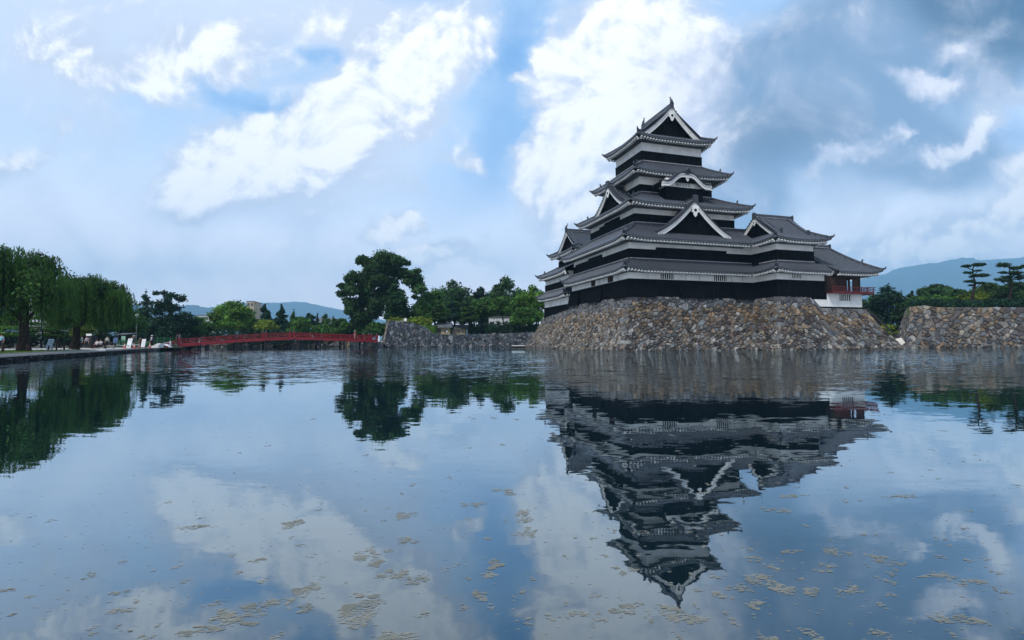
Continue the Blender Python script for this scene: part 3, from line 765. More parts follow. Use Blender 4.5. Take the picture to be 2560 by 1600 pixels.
class Rubble:
    def __init__(s, seed): s.m = MB(); s.c = []; s.b = MB(); s.r = random.Random(seed)
    def face(s, TL, TR, BR, BL, size=.62, palette=None, sag=.3, relief=.17, seeds=None, flat=1.6, small_low=True):
        """quad wall face, seen from outside with TL,TR on top; palette(u,t,r)->colour; t=0 top, 1 bottom"""
        r = s.r; TL, TR, BR, BL = map(Vector, (TL, TR, BR, BL))
        Wd = ((TR-TL).length + (BR-BL).length)/2; Ht = ((TL-BL).length + (TR-BR).length)/2
        nrm = (BL-TL).cross(TR-TL); nrm.normalize()
        if nrm.length == 0: nrm = (BR-TL).cross(TR-TL).normalized()
        def P(u, t, dep):
            a_ = TL.lerp(TR, u); b_ = BL.lerp(BR, u); gt_ = t - sag*.55*t*(1-t)
            return Vector((a_.x+(b_.x-a_.x)*gt_, a_.y+(b_.y-a_.y)*gt_, a_.z+(b_.z-a_.z)*t)) + nrm*dep
        sx = size*flat; sy = size*.78
        # rows grow smaller towards the water
        rows = []; y = 0
        while y < Ht:
            k = 1.0 - (.28*(y/Ht) if small_low else 0); rows.append((y, sy*k, sx*k)); y += sy*k
        pts = []; rowidx = []
        for j, (y, h, wdt) in enumerate(rows):
            n = max(2, int(Wd/wdt)); row = []
            for i in range(n):
                if r.random() < .2: continue
                x = (i + (.5 if j % 2 else 0) + r.uniform(-.45,.45) + .25)*Wd/n
                yv = y + h*(.5 + r.uniform(-.46,.46)); row.append((x, yv))
                if r.random() < .28: row.append((x + r.choice((-1,1))*r.uniform(.25,.42)*wdt, yv + r.uniform(-.4,.4)*h))
                if r.random() < .12: row.append((x + r.uniform(-.3,.3)*wdt, yv + r.choice((-1,1))*.42*h))
            rowidx.append(row); pts.extend(row)
        for j, row in enumerate(rowidx):
            near_all = [p for jj in range(max(0,j-2), min(len(rowidx), j+3)) for p in rowidx[jj]]
            near_all.sort()
            xs = [p[0] for p in near_all]
            import bisect
            for (cx, cy) in row:
                if not (0 < cx < Wd): 
                    cx = min(max(cx, .05), Wd-.05)
                lo = bisect.bisect_left(xs, cx-2.6*sx); hi = bisect.bisect_right(xs, cx+2.6*sx)
                poly = [(max(0,cx-1.5*sx), max(0,cy-1.7*sy)), (min(Wd,cx+1.5*sx), max(0,cy-1.7*sy)), (min(Wd,cx+1.5*sx), min(Ht,cy+1.7*sy)), (max(0,cx-1.5*sx), min(Ht,cy+1.7*sy))]
                for (qx, qy) in near_all[lo:hi]:
                    if qx == cx and qy == cy: continue
                    dx, dy = qx-cx, qy-cy
                    if dx*dx + dy*dy < 1e-4: continue
                    poly = clip(poly, cx+dx/2, cy+dy/2, dx, dy)
                    if len(poly) < 3: break
                if len(poly) < 3: continue
                gx = sum(p[0] for p in poly)/len(poly); gy = sum(p[1] for p in poly)/len(poly)
                # drop slivers
                cl = []
                for p in poly:
                    if not cl or (p[0]-cl[-1][0])**2 + (p[1]-cl[-1][1])**2 > .004: cl.append(p)
                if len(cl) < 3: continue
                gap = r.uniform(.025,.085); n = len(cl)
                h = relief*r.uniform(.35,1.25); tx = r.uniform(-.12,.12)*size; ty = r.uniform(-.16,.10)*size
                def ring(f, dep, jit=0):
                    out = []
                    for (x, y) in cl:
                        dx, dy = x-gx, y-gy; L = math.hypot(dx, dy) + 1e-6
                        ff = max(.1, f - gap/L) 
                        nx_, ny_ = gx+dx*ff + r.uniform(-jit,jit), gy+dy*ff + r.uniform(-jit,jit)
                        dd = dep + (tx*dx/L*f*.5 + ty*dy/L*f*.5)*(1 if dep > 0 else 0)
                        out.append(P(nx_/Wd, ny_/Ht, dd))
                    return out
                A = ring(1.0, -.12); B = ring(.97, h*.55, .012); C_ = ring(r.uniform(.62,.84), h, .05); ctr = P(gx/Wd, gy/Ht, h*1.06)
                o = len(s.m.v)
                s.m.v.extend([tuple(p) for p in A+B+C_+[ctr]])
                for i in range(n):
                    k2 = (i+1) % n
                    s.m.f.append((o+i, o+n+i, o+n+k2, o+k2)); s.m.f.append((o+n+i, o+2*n+i, o+2*n+k2, o+n+k2)); s.m.f.append((o+2*n+i, o+3*n, o+2*n+k2))
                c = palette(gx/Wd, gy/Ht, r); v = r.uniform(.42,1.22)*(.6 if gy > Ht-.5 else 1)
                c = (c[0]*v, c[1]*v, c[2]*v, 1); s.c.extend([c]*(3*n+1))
        NB = 6
        s.b.grid([[P(i/NB, j/NB, -.10) for i in range(NB+1)] for j in range(NB+1)])
    def quoin(s, top, bot, dA, dB, n, palette, sag=.45, h0=.62):
        # long corner stones laid alternately along the two faces
        r = s.r; top, bot, dA, dB = Vector(top), Vector(bot), Vector(dA), Vector(dB); oA = -dB; oB = -dA
        for i in range(n):
            t0, t1 = i/n + .006, (i+1)/n - .006
            def C(t): g_ = t - sag*.55*t*(1-t); return Vector((top.x+(bot.x-top.x)*g_, top.y+(bot.y-top.y)*g_, top.z+(bot.z-top.z)*t))
            la, lb = (1.35, .55) if i % 2 else (.55, 1.35); la *= r.uniform(.8,1.15); lb *= r.uniform(.8,1.15)
            o = len(s.m.v); j = lambda: Vector((r.uniform(-.03,.03),)*3); pr = r.uniform(.10,.16)
            for t in (t0, t1):
                c = C(t); out = (oA+oB)*pr
                s.m.v.extend([tuple(c+out+j()), tuple(c+dA*la+oA*pr*.9+j()), tuple(c+dA*la-oA*.3), tuple(c-out*1.5), tuple(c+dB*lb-oB*.3), tuple(c+dB*lb+oB*pr*.9+j())])
            s.m.f.extend([tuple(o+k for k in a) for a in ((0,1,7,6),(1,2,8,7),(5,0,6,11),(4,5,11,10),(0,5,4,3,2,1),(6,7,8,9,10,11))])
            c = palette(.5, (i+.5)/n, r); v = r.uniform(.6,1.05); s.c.extend([(c[0]*v,c[1]*v,c[2]*v,1)]*12)
    def build(s, name, parent, label_child='wall_joints'):
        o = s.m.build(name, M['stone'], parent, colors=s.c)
        s.b.build(label_child, M['joint'], o)
        return o
def pick(r, *names_w):
    tot = sum(w for _, w in names_w); x = r.random()*tot
    for nme, w_ in names_w:
        x -= w_
        if x <= 0: return r.choice(PAL[nme])
    return r.choice(PAL[names_w[-1][0]])
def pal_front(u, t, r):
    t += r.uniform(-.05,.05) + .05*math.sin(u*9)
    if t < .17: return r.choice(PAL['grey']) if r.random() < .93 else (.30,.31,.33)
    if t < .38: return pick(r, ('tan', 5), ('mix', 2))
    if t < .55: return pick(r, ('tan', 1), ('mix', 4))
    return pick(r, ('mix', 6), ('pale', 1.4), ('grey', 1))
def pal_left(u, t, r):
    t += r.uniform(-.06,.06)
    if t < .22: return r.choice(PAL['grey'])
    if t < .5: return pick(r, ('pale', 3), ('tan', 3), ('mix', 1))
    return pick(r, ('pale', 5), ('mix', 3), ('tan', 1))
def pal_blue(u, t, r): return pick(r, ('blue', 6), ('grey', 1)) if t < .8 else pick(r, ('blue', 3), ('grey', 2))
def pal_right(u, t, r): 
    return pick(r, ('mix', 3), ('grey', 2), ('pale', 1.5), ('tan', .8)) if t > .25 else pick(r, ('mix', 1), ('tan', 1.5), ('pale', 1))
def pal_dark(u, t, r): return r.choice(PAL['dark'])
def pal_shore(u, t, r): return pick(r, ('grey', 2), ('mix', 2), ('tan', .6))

def pal_bank(u, t, r): return pick(r, ('pale', 4), ('mix', 1), ('tan', 1))
B_ = 4.0; WB = -.35
sb = empty('castle_stone_wall', OC, 'tall sloping rubble stone base in tan and grey rising from the moat under the castle', 'stone wall', AZ)
rb = Rubble(5)
yk = 20.4
rb.face((0,yk,ZB-.0), (0,0,ZB), (-B_,-B_,WB), (-B_,yk+1.5,WB), .50, pal_left, .45)
rb.face((0,35.2,5.9), (0,yk,ZB-.5), (-B_,yk+1.5,WB), (-B_+.6,38.5,WB), .50, pal_left, .4)
rb.face((0,0,ZB), (TX,0,ZB), (TX-B_,-B_,WB), (-B_,-B_,WB), .62, pal_front, .45)
rb.face((TX,0,ZB), (TX,TY,ZB), (TX-B_,TY-B_,WB), (TX-B_,-B_,WB), .54, pal_front, .3)
rb.face((TX,TY,ZB), (27.0,TY,ZB), (27.0,TY-B_,WB), (TX-B_,TY-B_,WB), .63, pal_front, .45)
rb.face((27.0,TY,ZB), (28.9,TY,6.15), (28.9,TY-B_*.97,WB), (27.0,TY-B_,WB), .63, pal_front, .43)
rb.face((28.9,TY,6.15), (37.6,TY,6.05), (41.0,TY-B_*.95,WB), (28.9,TY-B_*.97,WB), .63, pal_front, .42)
rb.face((37.6,TY,6.05), (37.6,5,6.05), (42.4,5,WB), (41.0,TY-B_*.95,WB), .63, pal_front, .3)
rb.quoin((0,0,ZB), (-B_,-B_,WB), (0,1,0), (1,0,0), 13, pal_front)
rb.quoin((TX,TY,ZB), (TX-B_,TY-B_,WB), (0,1,0), (1,0,0), 13, pal_front)
rb.build('rubble_face', sb)
cp = MB()
cp.prism([(0,0,ZB-.12),(TX,0,ZB-.12),(TX,TY,ZB-.12),(27,TY,ZB-.12),(28.9,TY,6.0),(37.6,TY,6.0),(37.6,5,6.0),(28.9,5,6.0),(27,5,ZB-.12),(27,24,ZB-.12),(0,yk,ZB-.12)][::-1], (0,0,-.3)) if False else None
cp.box(.05, 27, -.0+.05, yk+3, ZB-.35, ZB-.06); cp.box(TX+.05, 27, TY+.05, .1, ZB-.35, ZB-.061); cp.box(27, 37.55, TY+.05, 6, 5.6, 5.98); cp.box(.05, 14, yk, 35.1, 5.3, 5.85)
cp.build('top_paving', M['joint'], sb)

# wooden rail running down the right-hand edge of the base
RA_, RB_ = Vector((37.75,TY-.2,6.05)), Vector((40.7,-7.2,1.75))
rail = MB(); rail.beam(RA_, RB_, .16, .24); rail.beam(RA_ + Vector((.25,0,-.1)), RB_ + Vector((.25,0,-.1)), .10, .14)
tag(rail.build('timber_gutter', M['darkwood'], None), 'thin dark timber gutter running down the right edge of the castle stone base', 'gutter'); 
o = bpy.data.objects['timber_gutter']; o.location = OC; o.rotation_euler = (0,0,AZ)

# stone wall of the mound by the bridge and the low moat wall to the castle
mw = empty('moat_wall', (-27, 110, 0), 'long dark blue-grey rubble moat wall with a raised mound at its bridge end', 'stone wall')
def mwp(px, py, Y): 
    p = at(px, py, Y); return (p.x+27, p.y-110, p.z)
def mwg(px, Y):
    p = at(px, 860, Y); return (p.x+27, p.y-110, WB)
rb = Rubble(8)
top = [(971,801,110.2),(1004,803,110.4),(1036,808,110.5),(1065,818,110.6),(1080,832,110.7),(1096,835.5,110.8),(1180,835.8,111),(1262,834,111.3),(1345,829,111)]
bot = [(957,109.2),(992,109.4),(1030,109.5),(1060,109.6),(1076,109.7),(1094,109.8),(1180,110.0),(1262,110.3),(1345,110.0)]
for i in range(len(top)-1):
    rb.face(mwp(*top[i]), mwp(*top[i+1]), mwg(*bot[i+1]), mwg(*bot[i]), .54, pal_blue, .12 if i > 4 else .3, .10)
rb.face(mwp(966,803,125), mwp(971,801,110.2), mwg(957,109.2), mwg(950,125), .62, pal_left, .2, .10)
rb.build('rubble_face', mw)
# landing block where the bridge ends
ab = empty('bridge_abutment', (-29.5, 105, 0), 'low squared stone block carrying the right end of the red bridge', 'abutment')
rb = Rubble(9)
def q_(px, z, Y): p = at(px, 850, Y); return (p.x+29.5, p.y-105, z)
rb.face(q_(913,1.22,103), q_(958,1.22,105), q_(958,WB,105), q_(913,WB,103), .6, pal_shore, .0, .08, small_low=False)
rb.face(q_(913,1.22,112), q_(913,1.22,103), q_(913,WB,103), q_(913,WB,112), .6, pal_shore, .0, .08, small_low=False)
rb.build('rubble_face', ab)
cp = MB(); a, b, c, d = q_(913,1.27,103), q_(958,1.27,105), q_(958,1.27,112), q_(913,1.27,112); cp.prism([a, b, c, d], (0,0,-.12)); cp.build('landing_slab', M['plaster'], ab)

# wall at the right edge of the view
rw = empty('right_moat_wall', (67, 84, 0), 'tall weathered grey rubble stone wall along the moat right of the castle', 'stone wall')
rb = Rubble(12)
def rp(px, py, Y): p = at(px, py, Y); return (p.x-67, p.y-84, p.z)
def rg(px, Y, z=WB): p = at(px, 850, Y); return (p.x-67, p.y-84, z)
T = [(2278,767,84.5),(2308,763.5,84.5),(2340,768,84.5),(2450,768.5,84),(2560,768,83.5),(2760,768,83)]
Bt = [(2262,82.5),(2300,82.5),(2335,82.3),(2450,82),(2560,81.5),(2760,81)]
for i in range(len(T)-1): rb.face(rp(*T[i]), rp(*T[i+1]), rg(*Bt[i+1]), rg(*Bt[i]), .70, pal_right, .15, .20)
rb.face(rp(2268,772,97), rp(*T[0]), rg(*Bt[0]), rg(2225,98), .7, pal_right, .1, .15)
rb.build('rubble_face', rw)
# spill of fallen stones between the base and the right wall
sc = Rubble(15)
fs_ = MB(); cs = []
rr = random.Random(4)
def boulder(m, cs, c, s, colr, r):
    o = len(m.v); nu, nv = 7, 5
    sx, sy, sz = s*r.uniform(.8,1.3), s*r.uniform(.8,1.2), s*r.uniform(.55,.85); rot = r.uniform(0, 6.3)
    for j in range(nv+1):
        ph = -math.pi/2 + math.pi*j/nv
        for i in range(nu):
            t = 2*math.pi*i/nu; k = r.uniform(.82,1.1)
            x, y, z = sx*math.cos(ph)*math.cos(t)*k, sy*math.cos(ph)*math.sin(t)*k, sz*math.sin(ph)*k
            m.v.append((c[0] + x*math.cos(rot) - y*math.sin(rot), c[1] + x*math.sin(rot) + y*math.cos(rot), c[2]+z)); cs.append((*colr,1))
    for j in range(nv):
        for i in range(nu):
            i2 = (i+1) % nu; m.f.append((o+j*nu+i, o+j*nu+i2, o+(j+1)*nu+i2, o+(j+1)*nu+i))
for k in range(420):
    px = rr.uniform(2195, 2300); d_ = rr.random()
    Y = 79.5 + d_*9 + (px-2250)*.02; p = at(px, 850, Y)
    z = -.15 + d_*1.1 + .25*rr.random()
    boulder(fs_, cs, (p.x-62, p.y-84, z), rr.uniform(.25,.6), pick(rr, ('mix',4), ('dark',3), ('grey',2)), rr)
o = fs_.build('rock_spill', M['stone'], None, colors=cs); o.location = (62, 84, 0)
tag(o, 'low spill of loose dark rocks in the gap between castle base and right wall', 'rocks', kind='stuff')
ws = MB(); pw = at(2234, 858, 80.2)
ws.add([(-1.7,-.5,-.35),(.5,-.6,-.5),(1.6,-.35,.1),(1.5,.3,.9),(-.4,.1,.55),(-1.8,0,.05),(-1.6,.9,-.3),(.6,1,-.4),(1.7,.9,.2),(1.5,1.1,.7),(-.3,1.1,.4),(-1.6,.9,.0)],
       [(0,1,2,3,4,5),(11,10,9,8,7,6),(0,6,7,1),(1,7,8,2),(2,8,9,3),(3,9,10,4),(4,10,11,5),(5,11,6,0)])
M['quartz'] = mat('pale_quarried_stone', (.62,.57,.50), (.50,.46,.41), 1.2, .8, .3, 6)
o = ws.build('white_boulder', M['quartz'], None); o.location = pw; tag(o, 'large pale tilted boulder on dark rocks at the right foot of castle base', 'boulder')
# ================================================================== ground, banks, water, mountains
M['grass'] = mat('grass', (.10,.19,.022), (.065,.13,.016), 1.5, .9, .8, 14)
M['path'] = mat('pale_gravel_path', (.42,.40,.37), (.34,.32,.30), 3, .9, .3, 20)
M['earth'] = mat('earth', (.075,.065,.045), (.045,.05,.028), .6, .95, .5, 5)
M['kerb'] = mat('worn_concrete', (.30,.29,.26), (.22,.21,.19), 3, .9)

WL = [(-34.5,-60),(-34.5,10),(-35.0,28)] + [(on(px,py).x, on(px,py).y) for px, py in ((0,907),(60,902),(120,897.5),(180,893),(240,889),(280,885.5),(340,880),(400,876.8),(445,874.8))]
WL = [p for p in WL if p[1] < 82]
# ground sheet: begins at the water's edge all round and runs out past the mountains
edge = [(-150,-40),(-75,5)] + [(x-.6,y+.3) for x, y in WL[2:]] + [(-60,92),(-76,118),(-50,123),(-29.4,124),(-28.6,111.3),(0,113),(10,106),(30,100),(52,92),(60,86),(68,86),(90,85.5),(160,85),(160,-40),(160,-60),(-150,-60)]
g = MB(); n_ = len(edge); rings = [[], [], []]
cx_, cy_ = 0, 40
ins = [(x, y, .42) for x, y in edge]
r1, r2 = [], []
for x, y in edge:
    a = math.atan2(y-cy_, x-cx_); r1.append((cx_+300*math.cos(a), cy_+300*math.sin(a), .42)); r2.append((cx_+17500*math.cos(a), cy_+17500*math.sin(a), .42))
g.v = ins + r1 + r2
for i in range(n_):
    k = (i+1) % n_; g.f.append((i, k, n_+k, n_+i)[::-1]); g.f.append((n_+i, n_+k, 2*n_+k, 2*n_+i)[::-1])
tag(g.build('ground', M['earth'], None), kind='structure')
bed = MB(); bed.add([(-160,-70,-1.6),(170,-70,-1.6),(170,135,-1.6),(-160,135,-1.6)], [(0,1,2,3)])
M['mud'] = mat('moat_mud', (.02,.03,.025), (.014,.022,.02), .8, .95)
tag(bed.build('moat_bed', M['mud'], None), kind='structure')

# raised castle ground behind the moat wall
cg = MB()
def ring_up(m, pts, z0, z1):
    m.prism([(x, y, z0) for x, y in pts], (0, 0, z1-z0))
ring_up(cg, [(-16.5,111.2),(7,111.8),(12,108),(30,104),(44,96),(44,150),(-16.5,150)], .3, 2.72)
ring_up(cg, [(-27.3,111.0),(-22,111.2),(-19.3,111.2),(-17.5,113),(-18,128),(-27,128)], .3, 4.9)
tag(cg.build('castle_grounds', M['grass'], None), kind='structure')
rg_ = MB(); ring_up(rg_, [(67.6,85.3),(125,84.5),(165,131),(104.5,131),(77.2,97)], .3, 6.7); tag(rg_.build('right_terrace', M['grass'], None), kind='structure')

# left bank: rubble edge, gravel path, kerb, lawn
lb = empty('bank_wall', (-40, 45, 0), 'low dark rubble retaining wall along the left bank of the moat', 'stone wall')
rb = Rubble(21)
ZT = .47
pts = WL[1:]
for i in range(len(pts)-1):
    (xa, ya), (xb, yb) = pts[i], pts[i+1]
    rb.face((xa-.1+40, ya-45, ZT), (xb-.1+40, yb-45, ZT), (xb+40, yb-45, WB), (xa+40, ya-45, WB), .24 if ya < 60 else .3, pal_dark if i < 8 else pal_shore, .0, .05, small_low=False)
rb.build('rubble_face', lb)
def strip(pts, off0, off1, z, zz=None):
    rows = [[], []]
    for i, (x, y) in enumerate(pts):
        x0_, y0_ = pts[max(i-1,0)]; x1_, y1_ = pts[min(i+1,len(pts)-1)]
        d = Vector((x1_-x0_, y1_-y0_, 0)).normalized(); nr = Vector((-d.y, d.x, 0))
        rows[0].append((x+nr.x*off0, y+nr.y*off0, z)); rows[1].append((x+nr.x*off1, y+nr.y*off1, z if zz is None else zz))
    return rows
pm = MB(); A = strip(WL[1:], 0.0, .45, ZT+.05); Bq = strip(WL[1:], 0.02, .45, ZT-.1)
pm.grid([Bq[0], A[0], A[1]]); 
A2 = strip(WL[7:], .40, 17, ZT+.046); pm.grid([A2[0], A2[1]])
tag(pm.build('bank_path', M['path'], None), kind='structure')
kb = MB(); A = strip(WL[1:8],   .44, .56, ZT+.16); Bq = strip(WL[1:8],   .44, .56, ZT); kb.grid([Bq[0], A[0], A[1], Bq[1]])
tag(kb.build('path_kerb', M['kerb'], None), kind='structure')
lw = MB(); A = strip(WL[1:8], .56, 5, ZT+.13); B2 = strip(WL[1:8], 5, 45, ZT+.13, ZT+.5); lw.grid([A[0], A[1], B2[1]])
tag(lw.build('lawn', M['grass'], None), kind='structure')
gr = MB(); rr = random.Random(2)
for k in range(5200):
    i = rr.randrange(1, 6); t = rr.random(); (xa, ya), (xb, yb) = WL[1+i], WL[2+i]
    u_ = 1.0 + 10*rr.random()**1.5
    d = Vector((xb-xa, yb-ya, 0)).normalized(); x = xa+(xb-xa)*t-d.y*u_; y = ya+(yb-ya)*t+d.x*u_
    a = rr.uniform(0,6.28); h = rr.uniform(.05,.15); w_ = .03
    gr.add([(x-w_*math.cos(a), y-w_*math.sin(a), ZT+.12), (x+w_*math.cos(a), y+w_*math.sin(a), ZT+.12), (x+rr.uniform(-.05,.05), y+rr.uniform(-.05,.05), ZT+.12+h)], [(0,1,2)])
tag(gr.build('grass_blades', M['grass'], None), 'short grass growing on the lawn of the left bank', 'grass', kind='stuff')
# far bank under the bridge
fbk = empty('far_bank', (-50, 120, 0), 'low rocky far bank of the moat seen under the red bridge', 'bank')
rb = Rubble(25)
fb_pts = [(-57,86),(-66,100),(-77,118),(-64,120),(-50,122),(-40,123),(-26,124)]
for i in range(len(fb_pts)-1):
    (xa, ya), (xb, yb) = fb_pts[i], fb_pts[i+1]; zt = 1.0 if i < 3 else 1.5
    rb.face((xa+50, ya-120+1.2, zt), (xb+50, yb-120+1.2, zt), (xb+50, yb-120, WB), (xa+50, ya-120, WB), .75, pal_bank if i < 5 else pal_blue, -.2, .2)
rb.build('rubble_face', fbk)
cp = MB(); cp.grid([[(x+50, y-120+1.2, .95 if i < 3 else 1.45) for i, (x, y) in enumerate(fb_pts)], [(x*1.02+50, y-120+5, 1.0) for x, y in fb_pts]]); cp.build('bank_top', M['grass'], fbk)

# water
wm = bpy.data.materials.new('moat_water'); wm.use_nodes = True
T = NT(wm.node_tree); T.n.clear()
geo = T.node('ShaderNodeNewGeometry'); P_ = geo.outputs['Position']
def waves(sc, st, amp, det=3, rough=.55):
    mp = T.node('ShaderNodeMapping'); T.l.new(P_, mp.inputs[0]); mp.inputs['Scale'].default_value = st
    n = T.noise(mp.outputs[0], sc, det, rough, 0.3, color=True)
    v = T.vmath('SUBTRACT', n, (.5,.5,.5))
    return T.vmath('SCALE', v, scale=amp)
sp_ = T.node('ShaderNodeSeparateXYZ'); T.l.new(P_, sp_.inputs[0])
# wind-ruffled zone: far water, with ragged drifting edges
mpn = T.node('ShaderNodeMapping'); T.l.new(P_, mpn.inputs[0]); mpn.inputs['Scale'].default_value = (.35, 1, 1)
rag = T.noise(mpn.outputs[0], .07, 4, .6)
yy = T.math('ADD', sp_.outputs[1], T.math('MULTIPLY', T.math('SUBTRACT', rag, .5), 30.0))
far = T.math('MULTIPLY', T.smooth(yy, 12, 40), T.smooth(yy, 66, 92, 1.0, .22))
leftcalm = T.smooth(T.math('ADD', sp_.outputs[0], T.math('MULTIPLY', sp_.outputs[1], .62)), -6, 6)  # sheltered water under the left bank
far = T.math('MULTIPLY', far, T.math('MULTIPLY_ADD', leftcalm, .75, .25))
a1 = waves(1.6, (.55, 1.5, 1), T.math('MULTIPLY_ADD', far, .50, .022))
a2 = waves(5.0, (.6, 1.6, 1), T.math('MULTIPLY_ADD', far, .60, .022))
a3 = waves(.35, (.7, 1.4, 1), .008)
sm_ = T.vmath('ADD', T.vmath('ADD', a1, a2), a3)
nv_ = T.vmath('MULTIPLY', sm_, (.6, 1.0, 0))
nrm = T.vmath('NORMALIZE', T.vmath('ADD', nv_, (0,0,1)))
gl = T.node('ShaderNodeBsdfGlossy'); gl.inputs['Roughness'].default_value = .015; gl.inputs['Color'].default_value = (.83,.94,1.0,1); T.l.new(nrm, gl.inputs['Normal'])
df = T.node('ShaderNodeBsdfDiffuse'); dcol = T.mix(T.noise(P_, .25, 4, .6), (.003,.014,.021), (.006,.015,.018)); T.l.new(dcol, df.inputs[0])
fr = T.node('ShaderNodeLayerWeight'); fr.inputs['Blend'].default_value = .5; T.l.new(nrm, fr.inputs['Normal'])
refl = T.math('MULTIPLY_ADD', T.math('POWER', fr.outputs['Facing'], 2.15), .95, .03)
mx = T.node('ShaderNodeMixShader'); T.l.new(refl, mx.inputs[0]); T.l.new(df.outputs[0], mx.inputs[1]); T.l.new(gl.outputs[0], mx.inputs[2])
ou = T.node('ShaderNodeOutputMaterial'); T.l.new(mx.outputs[0], ou.inputs[0])
wt = MB(); wt.add([(-160,-70,0),(170,-70,0),(170,135,0),(-160,135,0)], [(0,1,2,3)])
# keep the sheet out of the land
tag(wt.build('moat_water', wm, None), kind='structure')

# floating algae
M['algae'] = mat('floating_algae', (.32,.31,.255), (.23,.23,.19), 6, .7, .3, 30)
_T = NT(M['algae'].node_tree); _tr = _T.node('ShaderNodeBsdfTransparent'); _mx = _T.node('ShaderNodeMixShader'); _mx.inputs[0].default_value = .55
_T.l.new(_T.n['Principled BSDF'].outputs[0], _mx.inputs[1]); _T.l.new(_tr.outputs[0], _mx.inputs[2]); _T.l.new(_mx.outputs[0], _T.n['Material Output'].inputs[0])
al = MB(); rr = random.Random(33)
def crumb(x, y, s):
    n = rr.randint(4, 6); zc_al = rr.uniform(.001, .003); a0 = rr.uniform(0, 6.28); o = len(al.v)
    for i in range(n):
        a = a0 + 2*math.pi*i/n; k = s*rr.uniform(.6,1.3); al.v.append((x + k*1.9*math.cos(a) + k*.4*math.sin(a), y + k*.9*math.sin(a), zc_al))
    al.f.append(tuple(range(o, o+n)))
def patch(px, py, wpx, hpx, fill=.6):
    c = on(px, py); e = on(px + wpx/2, py); f_ = on(px, py - hpx/2)
    rx = abs(e.x - c.x); ry = max(abs(f_.y - c.y), .04)
    s = min(.016, .0045 + .0007*c.y)
    k = int(min(1500, .62*fill*rx*ry*3.14/(s*s*2.2)))
    ang = rr.uniform(-.4,.4)
    lobes = [(rr.uniform(-.8,.8), rr.uniform(-.7,.7), rr.uniform(.15,.5)) for _ in range(rr.randint(4,10))]
    for _ in range(k):
        lx, ly, lr = rr.choice(lobes); q = rr.random()**.5*lr; t = rr.uniform(0,6.28)
        u_, v_ = lx + q*math.cos(t), ly + q*math.sin(t)
        crumb(c.x + rx*(u_*math.cos(ang) - v_*math.sin(ang)*.6), c.y + ry*(u_*math.sin(ang)*.6 + v_*math.cos(ang)), s*rr.uniform(.6,1.35))
big = [(880,1540,120,100),(900,1500,110,60),(760,1480,90,60),(590,1555,130,50),(620,1525,110,50),(520,1575,140,40),(1005,1585,110,45),(985,1430,70,45),(1045,1450,60,40),(920,1385,60,45),(1020,1352,50,30),(930,1415,50,50),
       (1195,1490,60,35),(1250,1410,60,50),(1225,1440,50,25),(1440,1535,60,25),(1310,1290,50,45),(1315,1330,40,35),(770,1520,50,40),(560,1540,80,40),(300,1530,60,30),(740,1305,50,45),(690,1510,60,40),
       (1915,1455,110,50),(1960,1475,80,35),(2035,1478,70,30),(1895,1515,60,40),(2120,1475,75,30),(2220,1400,80,40),(2075,1378,50,35),(1888,1400,45,22),(1810,1490,40,35),(1840,1472,45,25),(2400,1550,120,35),(2340,1545,60,30),(1710,1545,80,50),(2070,1415,45,20),(2060,1428,40,14),(1980,1380,60,18),(2200,1582,50,16),(2020,1580,40,25),(1920,1595,50,24),
       (1560,1520,80,50),(1700,1530,90,60),(480,1320,80,20),(640,1400,50,18),(1180,1260,60,18),(1250,1230,80,20),(1010,1290,50,30),(1560,1425,60,30),(300,1480,50,18),(20,1475,50,25),(2330,1440,110,25),(2420,1455,90,25),(2250,1240,80,14),(1990,1240,90,14),(1940,1275,90,18)]
for (a, b, c, d) in big: patch(a, b, c, d*.8, .8)
for k in range(230):
    y = 1010 + 590*rr.random()**.75; x = rr.uniform(0, 2560)
    if x < 500 and y < 1250: continue
    if x < 420 and rr.random() < .5: continue
    wd = rr.uniform(8, 34)*(.5 + .5*(y-1000)/600); patch(x, y, wd, wd*rr.uniform(.25,.5), .6)
for k in range(700):
    y = 960 + 640*rr.random(); x = rr.uniform(0, 2560); c = on(x, y)
    if x < 400 and y < 1280 and rr.random() < .8: continue
    crumb(c.x, c.y, min(.022, .005 + .0008*c.y))
tag(al.build('floating_algae', M['algae'], None), 'scattered pale patches of algae scum floating on the moat', 'algae', kind='stuff')

# mountains
M['forest'] = mat('far_forest', (.018,.038,.022), (.010,.024,.015), .006, .95, 0, detail=8)
def mountain(name, pts, Y, depth, label_kind='structure', seed=1, rough=1.0):
    rr_ = random.Random(seed); rows = []; NR = 16
    fine = []
    for i in range(len(pts)-1):
        (xa, ya), (xb, yb) = pts[i], pts[i+1]; k = max(2, int(abs(xb-xa)/3))
        fine += [(xa+(xb-xa)*t/k, ya+(yb-ya)*t/k) for t in range(k)]
    fine.append(pts[-1])
    nse = [rr_.uniform(-1,1) for _ in range(4000)]
    def ns(x, sc): 
        x = x/sc; i = int(math.floor(x)); f_ = x-i; f_ = f_*f_*(3-2*f_); return nse[i % 4000]*(1-f_) + nse[(i+1) % 4000]*f_
    for j in range(-4, NR+1):
        t = abs(j)/NR; row = []
        for (px, py) in fine:
            p = at(px, py, Y); h = p.z - .42
            prof_ = (1-t)**1.25 if j >= 0 else (1+j/5)
            y = Y - t*depth if j >= 0 else Y + t*depth
            spur = ns(px + 37*j*.5, 45)*.16 + ns(px*1.7 + 11*j, 22)*.08
            z = .3 + h*max(0, prof_)*(1 + (spur*min(1, 5*t)*(1-t)*1.6 if j else 0))
            if j == 0: z += rough*(ns(px*3.1, 5)*Y*.0009 + ns(px*3, 2.2)*Y*.0006)
            row.append((p.x*(1 if j <= 0 else 1), y, z))
        rows.append(row)
    m = MB(); m.grid(rows); tag(m.build(name, M['forest'], None, smooth=True), kind='structure')
